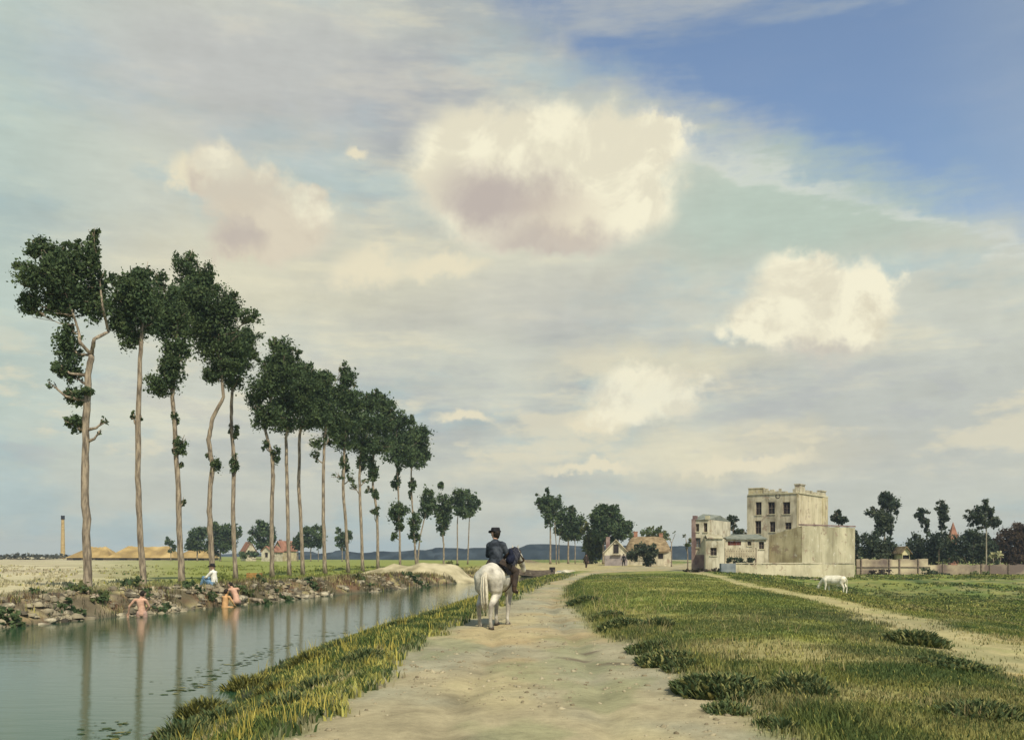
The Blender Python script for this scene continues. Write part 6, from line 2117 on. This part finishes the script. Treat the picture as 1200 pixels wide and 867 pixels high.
# ------------------------------------------------------------------ grazing cow
CX, CY = at(977, 69), 69.0
cow = empty('cow', (CX, CY, hz1(CX, CY)), 'cream white cow grazing in the right hand meadow beyond the sandy track', 'cow', rz=math.radians(48))
k = 1.0
seg = [((0, -.62, .98), .27, (0, 0, .94), .32, 9, (.92, 1, 1.02)), ((0, 0, .94), .32, (0, .55, .97), .265, 9, (.92, 1, 1.05)), ((0, -.72, 1.12), .16, (0, -.3, 1.18), .15), ((0, -.3, 1.18), .15, (0, .55, 1.16), .15),
       ((-.14, -.68, 1.02), .17, (-.17, -.62, .78), .13), ((-.17, -.62, .78), .125, (-.17, -.80, .46), .065), ((-.17, -.80, .47), .062, (-.17, -.75, .08), .046), ((.14, -.68, 1.02), .17, (.17, -.62, .78), .13), ((.17, -.62, .78), .125, (.17, -.86, .46), .065), ((.17, -.86, .47), .062, (.17, -.84, .08), .046),
       ((-.15, .52, .96), .16, (-.16, .50, .66), .095), ((-.16, .50, .66), .09, (-.16, .54, .38), .056), ((-.16, .54, .38), .056, (-.16, .52, .07), .044), ((.15, .52, .96), .16, (.16, .46, .66), .095), ((.16, .46, .66), .09, (.16, .42, .38), .056), ((.16, .42, .38), .056, (.16, .36, .07), .044),
       ((0, .66, 1.02), .20, (.02, .95, .74), .145), ((.02, .95, .74), .145, (.04, 1.12, .50), .12), ((.04, 1.12, .48), .125, (.05, 1.22, .28), .095), ((.05, 1.22, .28), .095, (.05, 1.26, .12), .078),
       ((-.10, 1.08, .58), .035, (-.24, 1.02, .55), .045), ((.17, 1.08, .58), .035, (.31, 1.02, .55), .045), ((0, -.30, .64), .12, (0, -.44, .62), .10)]
flesh('body', seg, .022, M_cow, cow, 5)
for (x, y) in ((-.17, -.73), (.17, -.82), (-.16, .54), (.16, .38)):
    bm = bmesh.new()
    add_tube(bm, [(x, y, -.03), (x, y, .05), (x, y, .09)], [.064, .058, .048], 10)
    bm_obj('hoof', bm, M_hoof, cow, smooth=True)
for s_ in (-1, 1):
    bm = bmesh.new()
    add_tube(bm, [(.04 + s_ * .09, 1.02, .62), (.04 + s_ * .22, 1.0, .70), (.04 + s_ * .27, 1.08, .78)], [.028, .022, .006], 7)
    bm_obj('horn', bm, M_plaster_warm, cow, smooth=True)
bm = bmesh.new()
add_tube(bm, [(0, -.86, 1.15), (.0, -.96, 1.02), (.01, -.95, .62), (.01, -.93, .50), (.01, -.93, .36)], [.035, .026, .018, .04, .01], 7)
bm_obj('tail', bm, M_cow, cow, smooth=True)

# ================================================================== LIGHT, SKY, AIR, CAMERA
SUN_EL, SUN_AZ = math.radians(50), math.radians(155)      # azimuth clockwise from +Y: ahead-right is 90, so the sun stands right and a little behind
sdir = Vector((math.cos(SUN_EL) * math.sin(SUN_AZ), math.cos(SUN_EL) * math.cos(SUN_AZ), math.sin(SUN_EL)))
sl = bpy.data.lights.new('sun', 'SUN')
sl.energy = 4.3
sl.angle = math.radians(0.6)
sl.color = (1.0, 0.91, 0.74)
so = put(bpy.data.objects.new('sun', sl))
so.rotation_euler = sdir.to_track_quat('Z', 'Y').to_euler()
so.location = (0, 0, 60)

world = bpy.data.worlds.new('World')
scn.world = world
world.use_nodes = True
wn = world.node_tree
wn.nodes.clear()
NEW = wn.nodes.new
LK = wn.links.new


class S:
    """small expression helper over world nodes"""

    def __init__(s, sock):
        s.k = sock

    @staticmethod
    def m(op, *a, clamp=False):
        n = NEW('ShaderNodeMath')
        n.operation = op
        n.use_clamp = clamp
        for i, v in enumerate(a):
            if isinstance(v, S):
                LK(v.k, n.inputs[i])
            else:
                n.inputs[i].default_value = v
        return S(n.outputs[0])

    def __add__(s, o): return S.m('ADD', s, o)
    def __radd__(s, o): return S.m('ADD', o, s)
    def __sub__(s, o): return S.m('SUBTRACT', s, o)
    def __rsub__(s, o): return S.m('SUBTRACT', o, s)
    def __mul__(s, o): return S.m('MULTIPLY', s, o)
    def __rmul__(s, o): return S.m('MULTIPLY', o, s)
    def __truediv__(s, o): return S.m('DIVIDE', s, o)


def smooth(x, a, b):
    n = NEW('ShaderNodeMapRange')
    n.interpolation_type = 'SMOOTHSTEP'
    LK(x.k, n.inputs['Value'])
    if a < b:
        n.inputs['From Min'].default_value, n.inputs['From Max'].default_value = a, b
    else:
        n.inputs['From Min'].default_value, n.inputs['From Max'].default_value = b, a
        n.inputs['To Min'].default_value, n.inputs['To Max'].default_value = 1, 0
    return S(n.outputs['Result'])


tc = NEW('ShaderNodeTexCoord')
sep = NEW('ShaderNodeSeparateXYZ')
LK(tc.outputs['Generated'], sep.inputs[0])
dx, dy, dz = S(sep.outputs[0]), S(sep.outputs[1]), S(sep.outputs[2])
AZ = S.m('ARCTAN2', dx, dy)
EL = S.m('ARCSINE', S.m('ABSOLUTE', dz))


def noise(scale, detail=5, rough=.55, stretch=(1, 1, 1), off=(0, 0, 0), vec=None, dist=0.0):
    mp = NEW('ShaderNodeMapping')
    mp.inputs['Scale'].default_value = stretch
    mp.inputs['Location'].default_value = off
    LK(vec if vec is not None else tc.outputs['Generated'], mp.inputs['Vector'])
    n = NEW('ShaderNodeTexNoise')
    n.inputs['Scale'].default_value = scale
    n.inputs['Detail'].default_value = detail
    n.inputs['Roughness'].default_value = rough
    n.inputs['Distortion'].default_value = dist
    LK(mp.outputs['Vector'], n.inputs['Vector'])
    return S(n.outputs['Fac'])


def azel(px, py):
    a = math.atan2(px - 600, F)
    return a, math.atan2((HZ - py), math.hypot(F, px - 600))


def mixc(a, b, f):
    n = NEW('ShaderNodeMix')
    n.data_type = 'RGBA'
    if isinstance(f, S):
        LK(f.k, n.inputs['Factor'])
    else:
        n.inputs['Factor'].default_value = f
    for v, name in ((a, 6), (b, 7)):
        if isinstance(v, tuple):
            n.inputs[name].default_value = (*v, 1)
        else:
            LK(v, n.inputs[name])
    return n.outputs[2]


n_fine = noise(26, 8, .62)
n_mid = noise(9, 6, .58, off=(3, 1, 7))
n_big = noise(3.2, 5, .55, off=(11, 4, 2))
n_streak = noise(3.0, 6, .6, stretch=(1, 1, 5.5), off=(2, 8, 1))
n_streak2 = noise(7.0, 5, .6, stretch=(1, 1, 5.0), off=(5, 3, 9))
waz = AZ + (n_mid - .5) * .062 + (n_fine - .5) * .055
wel = EL + (n_mid - .5) * .042 + (n_fine - .5) * .050


def blob(px, py, rx, ry, az=None, el=None):
    a, e = azel(px, py)
    r1, r2 = rx / F * math.cos(a) ** 2, ry / F * math.cos(a)
    u = ((az or waz) - a) / r1
    v = ((el or wel) - e) / r2
    return S.m('SQRT', u * u + v * v)


def union(bl):
    out = None
    for b in bl:
        d = blob(*b)
        out = d if out is None else S.m('SMOOTH_MIN', out, d, 0.35)
    return out


# --- veil of high cloud: cool grey, cream and greenish patches in horizontal drifts
GREY = (.43, .465, .46)
CREAM = (.74, .695, .51)
PALE = (.60, .62, .535)
GREENISH = (.47, .57, .49)
LILAC = (.45, .455, .48)
veil = mixc(PALE, GREY, smooth(n_big + (n_streak - .5) * .6, .42, .62))
veil = mixc(veil, CREAM, S.m('MULTIPLY', smooth(n_streak2 + (n_big - .5) * .5, .48, .66), .55))
# cooler and greener low on the left, cream in a belt half way up, grey lilac near the horizon
left = smooth(AZ, -.30, -.52)
veil = mixc(veil, (.45, .575, .53), left * .75)
veil = mixc(veil, (.58, .595, .51), smooth(EL, .16, .03) * .75)
gaps = noise(5.0, 6, .6, stretch=(1, 1, 2.6), off=(1, 9, 4))
veil = mixc(veil, (.40, .53, .55), smooth(gaps, .50, .66) * .60)
veil = mixc(veil, LILAC, smooth(blob(330, 90, 330, 90), 1.25, .3) * .55)
veil = mixc(veil, CREAM, smooth(blob(470, 330, 360, 90), 1.2, .2) * .55)
veil = mixc(veil, CREAM, smooth(blob(240, 320, 190, 60), 1.2, .2) * .55)
veil = mixc(veil, (.50, .51, .49), smooth(blob(640, 360, 200, 60), 1.1, .2) * .45)
veil = mixc(veil, CREAM, smooth(blob(870, 530, 210, 40), 1.2, .2) * .85)
veil = mixc(veil, CREAM, smooth(blob(780, 425, 170, 30), 1.2, .3) * .7)
veil = mixc(veil, GREENISH, smooth(blob(960, 235, 270, 80), 1.25, .3) * .85)
veil = mixc(veil, (.34, .37, .41), smooth(blob(1060, 480, 260, 110), 1.2, .3) * .25)

# --- lumpy fair weather clouds
big = union([(640, 195, 150, 68), (560, 180, 80, 52), (600, 240, 130, 48), (700, 180, 70, 45), (770, 160, 52, 34), (745, 225, 60, 52), (640, 265, 120, 34), (525, 212, 46, 46)])
right = union([(950, 360, 84, 56), (930, 325, 48, 36), (1000, 370, 62, 44), (890, 375, 36, 28), (1020, 345, 36, 30), (955, 396, 70, 18)])
low = union([(755, 460, 62, 36), (725, 474, 42, 26), (790, 466, 40, 26), (755, 440, 40, 20)])
lft = union([(262, 200, 40, 36), (300, 235, 60, 42), (330, 265, 70, 38), (250, 190, 24, 24), (300, 280, 50, 26), (355, 245, 42, 30)])
small = union([(415, 183, 14, 8), (440, 312, 48, 22), (520, 312, 48, 15), (540, 492, 40, 10), (700, 545, 60, 8), (880, 540, 80, 10), (225, 200, 30, 20), (700, 495, 40, 12)])
M_big = smooth(big, 1.18, .64)
M_right = smooth(right, 1.18, .64)
M_low = smooth(low, 1.2, .6)
M_left = smooth(lft, 1.15, .6)
M_small = smooth(small, 1.25, .4)
LIT = (.93, .88, .67)
LIT2 = (.79, .74, .57)
MAUVE = (.48, .41, .385)
bil = noise(15, 7, .6, off=(7, 2, 4), dist=.6)
bil_b = noise(15, 7, .6, off=(7 - .20, 2 + .06, 4 - .28), dist=.6)
relief = (bil - bil_b) * 3.2 + (.5 - bil) * 1.4
lit = mixc(LIT, LIT2, smooth(relief, -.22, .30))
pink = (.60, .50, .40)
cl_big = mixc(lit, MAUVE, smooth(blob(585, 232, 95, 42), 1.25, .25) * .85)
cl_big = mixc(cl_big, MAUVE, smooth(blob(650, 285, 110, 24), 1.25, .25) * .7)
cl_big = mixc(cl_big, pink, smooth(blob(660, 250, 70, 40), 1.2, .2) * .35)
cl_right = mixc(lit, (.46, .43, .41), smooth(blob(970, 412, 100, 16), 1.25, .25) * .6)
cl_right = mixc(cl_right, (.62, .56, .42), smooth(bil, .50, .66) * .5)
cl_left = mixc(lit, pink, smooth(n_mid, .42, .56) * .6)
cl_left = mixc(cl_left, lit, smooth(blob(262, 185, 50, 24), 1.2, .3) * .8)
cl_left = mixc(cl_left, MAUVE, smooth(blob(285, 275, 40, 22), 1.2, .2) * .7)
cl_left = mixc(cl_left, MAUVE, smooth(blob(225, 205, 26, 18), 1.2, .2) * .5)

# --- open blue towards the upper right
ba, be = azel(700, 105)
ca, ce = azel(1200, 285)
slope = (ce - be) / (ca - ba)
line = (wel - be) - (AZ - ba) * slope + (n_streak2 - .5) * .10
blue = smooth(line, -.022, .055) * smooth(AZ + (n_mid - .5) * .25 + (n_streak - .5) * .15, -.05, .085)
thin = smooth(n_streak + (n_big - .5) * .4, .50, .70)
blue = blue * (.95 - thin * .45)
blue = blue * (1.0 - smooth(AZ, .34, .56) * .25)
over = (1.0 - smooth(EL, .62, .95) * .65) * (1.0 - smooth(dy, .05, -.4) * .5)      # overhead and behind: mostly open blue
cover = S.m('MAXIMUM', 1.0 - blue, 0.0, clamp=True)

sky = NEW('ShaderNodeTexSky')
sky.sky_type = 'NISHITA'
sky.sun_disc = False
sky.sun_elevation = SUN_EL
sky.sun_rotation = SUN_AZ
sky.air_density = 1.0
sky.dust_density = 0.6
sky.ozone_density = 1.6
bg_sky = NEW('ShaderNodeBackground')
bg_sky.inputs['Strength'].default_value = 0.14
LK(sky.outputs[0], bg_sky.inputs['Color'])
drift = 1.0 + (n_streak2 - .5) * .34 + (n_fine - .5) * .16 + (noise(60, 4, .6, stretch=(1, 1, 4)) - .5) * .10
vs_ = NEW('ShaderNodeVectorMath')
vs_.operation = 'SCALE'
LK(veil, vs_.inputs[0])
LK(drift.k, vs_.inputs['Scale'])
col = vs_.outputs['Vector']
broken = noise(8.5, 7, .6, stretch=(1, 1, 2.8), off=(4, 6, 2))
belt = smooth(EL, .055, .10) * smooth(EL, .24, .15)
col = mixc(col, (.78, .72, .53), smooth(broken, .52, .64) * belt * .65)
col = mixc(col, (.43, .45, .47), smooth(broken, .46, .36) * belt * .35)
edge_ = smooth(S.m('ABSOLUTE', line + .004), .016, .0) * smooth(AZ, .14, .22) * smooth(n_streak2, .40, .56)
col = mixc(col, (.76, .77, .66), edge_ * .6)
cover = S.m('MAXIMUM', cover, edge_ * .5)
col = mixc(col, (.82, .75, .55), M_small * .9)
col = mixc(col, lit, M_low * .85)
col = mixc(col, cl_left, M_left * .85)
col = mixc(col, cl_right, M_right * .97)
col = mixc(col, cl_big, M_big * .97)
cover = S.m('MAXIMUM', cover, S.m('MAXIMUM', M_big, M_right))
bg_cloud = NEW('ShaderNodeBackground')
bg_cloud.inputs['Strength'].default_value = 1.0
LK(col, bg_cloud.inputs['Color'])
mixs = NEW('ShaderNodeMixShader')
cover = cover * over
LK(cover.k, mixs.inputs[0])
LK(bg_sky.outputs[0], mixs.inputs[1])
LK(bg_cloud.outputs[0], mixs.inputs[2])
out = NEW('ShaderNodeOutputWorld')
LK(mixs.outputs[0], out.inputs['Surface'])
world.cycles.sampling_method = 'MANUAL'
world.cycles.sample_map_resolution = 512

# --- the air
if True:
    bm = bmesh.new()
    add_box(bm, (-1900, -200, -4.0), (1900, 1900, 26))
    M_haze = bpy.data.materials.new('air')
    M_haze.use_nodes = True
    hn = M_haze.node_tree
    hn.nodes.clear()
    pv = hn.nodes.new('ShaderNodeVolumePrincipled')
    pv.inputs['Color'].default_value = (.72, .86, 1.0, 1)
    pv.inputs['Density'].default_value = 0.00030
    pv.inputs['Anisotropy'].default_value = 0.2
    ho = hn.nodes.new('ShaderNodeOutputMaterial')
    hn.links.new(pv.outputs[0], ho.inputs['Volume'])
    o = bm_obj('haze', bm, M_haze)
    tag(o, 'thin pale air that softens the far woods and trees', 'haze', kind='stuff')

cam = bpy.data.cameras.new('camera')
cam.lens = 35
cam.sensor_width = 36
cam.shift_y = (HZ - 433.5) / 1200
cam.clip_end = 6000
cam.clip_start = .05
co = put(bpy.data.objects.new('camera', cam))
co.location = (0, 0, EYE)
co.rotation_euler = (math.pi / 2, 0, 0)
scn.camera = co

scn.view_settings.view_transform = 'Standard'
scn.view_settings.look = 'None'
scn.view_settings.exposure = 0
scn.view_settings.gamma = 1
scn.cycles.max_bounces = 6
scn.cycles.diffuse_bounces = 2
scn.cycles.glossy_bounces = 2
scn.cycles.transmission_bounces = 2
scn.cycles.volume_bounces = 0
scn.cycles.use_denoising = True
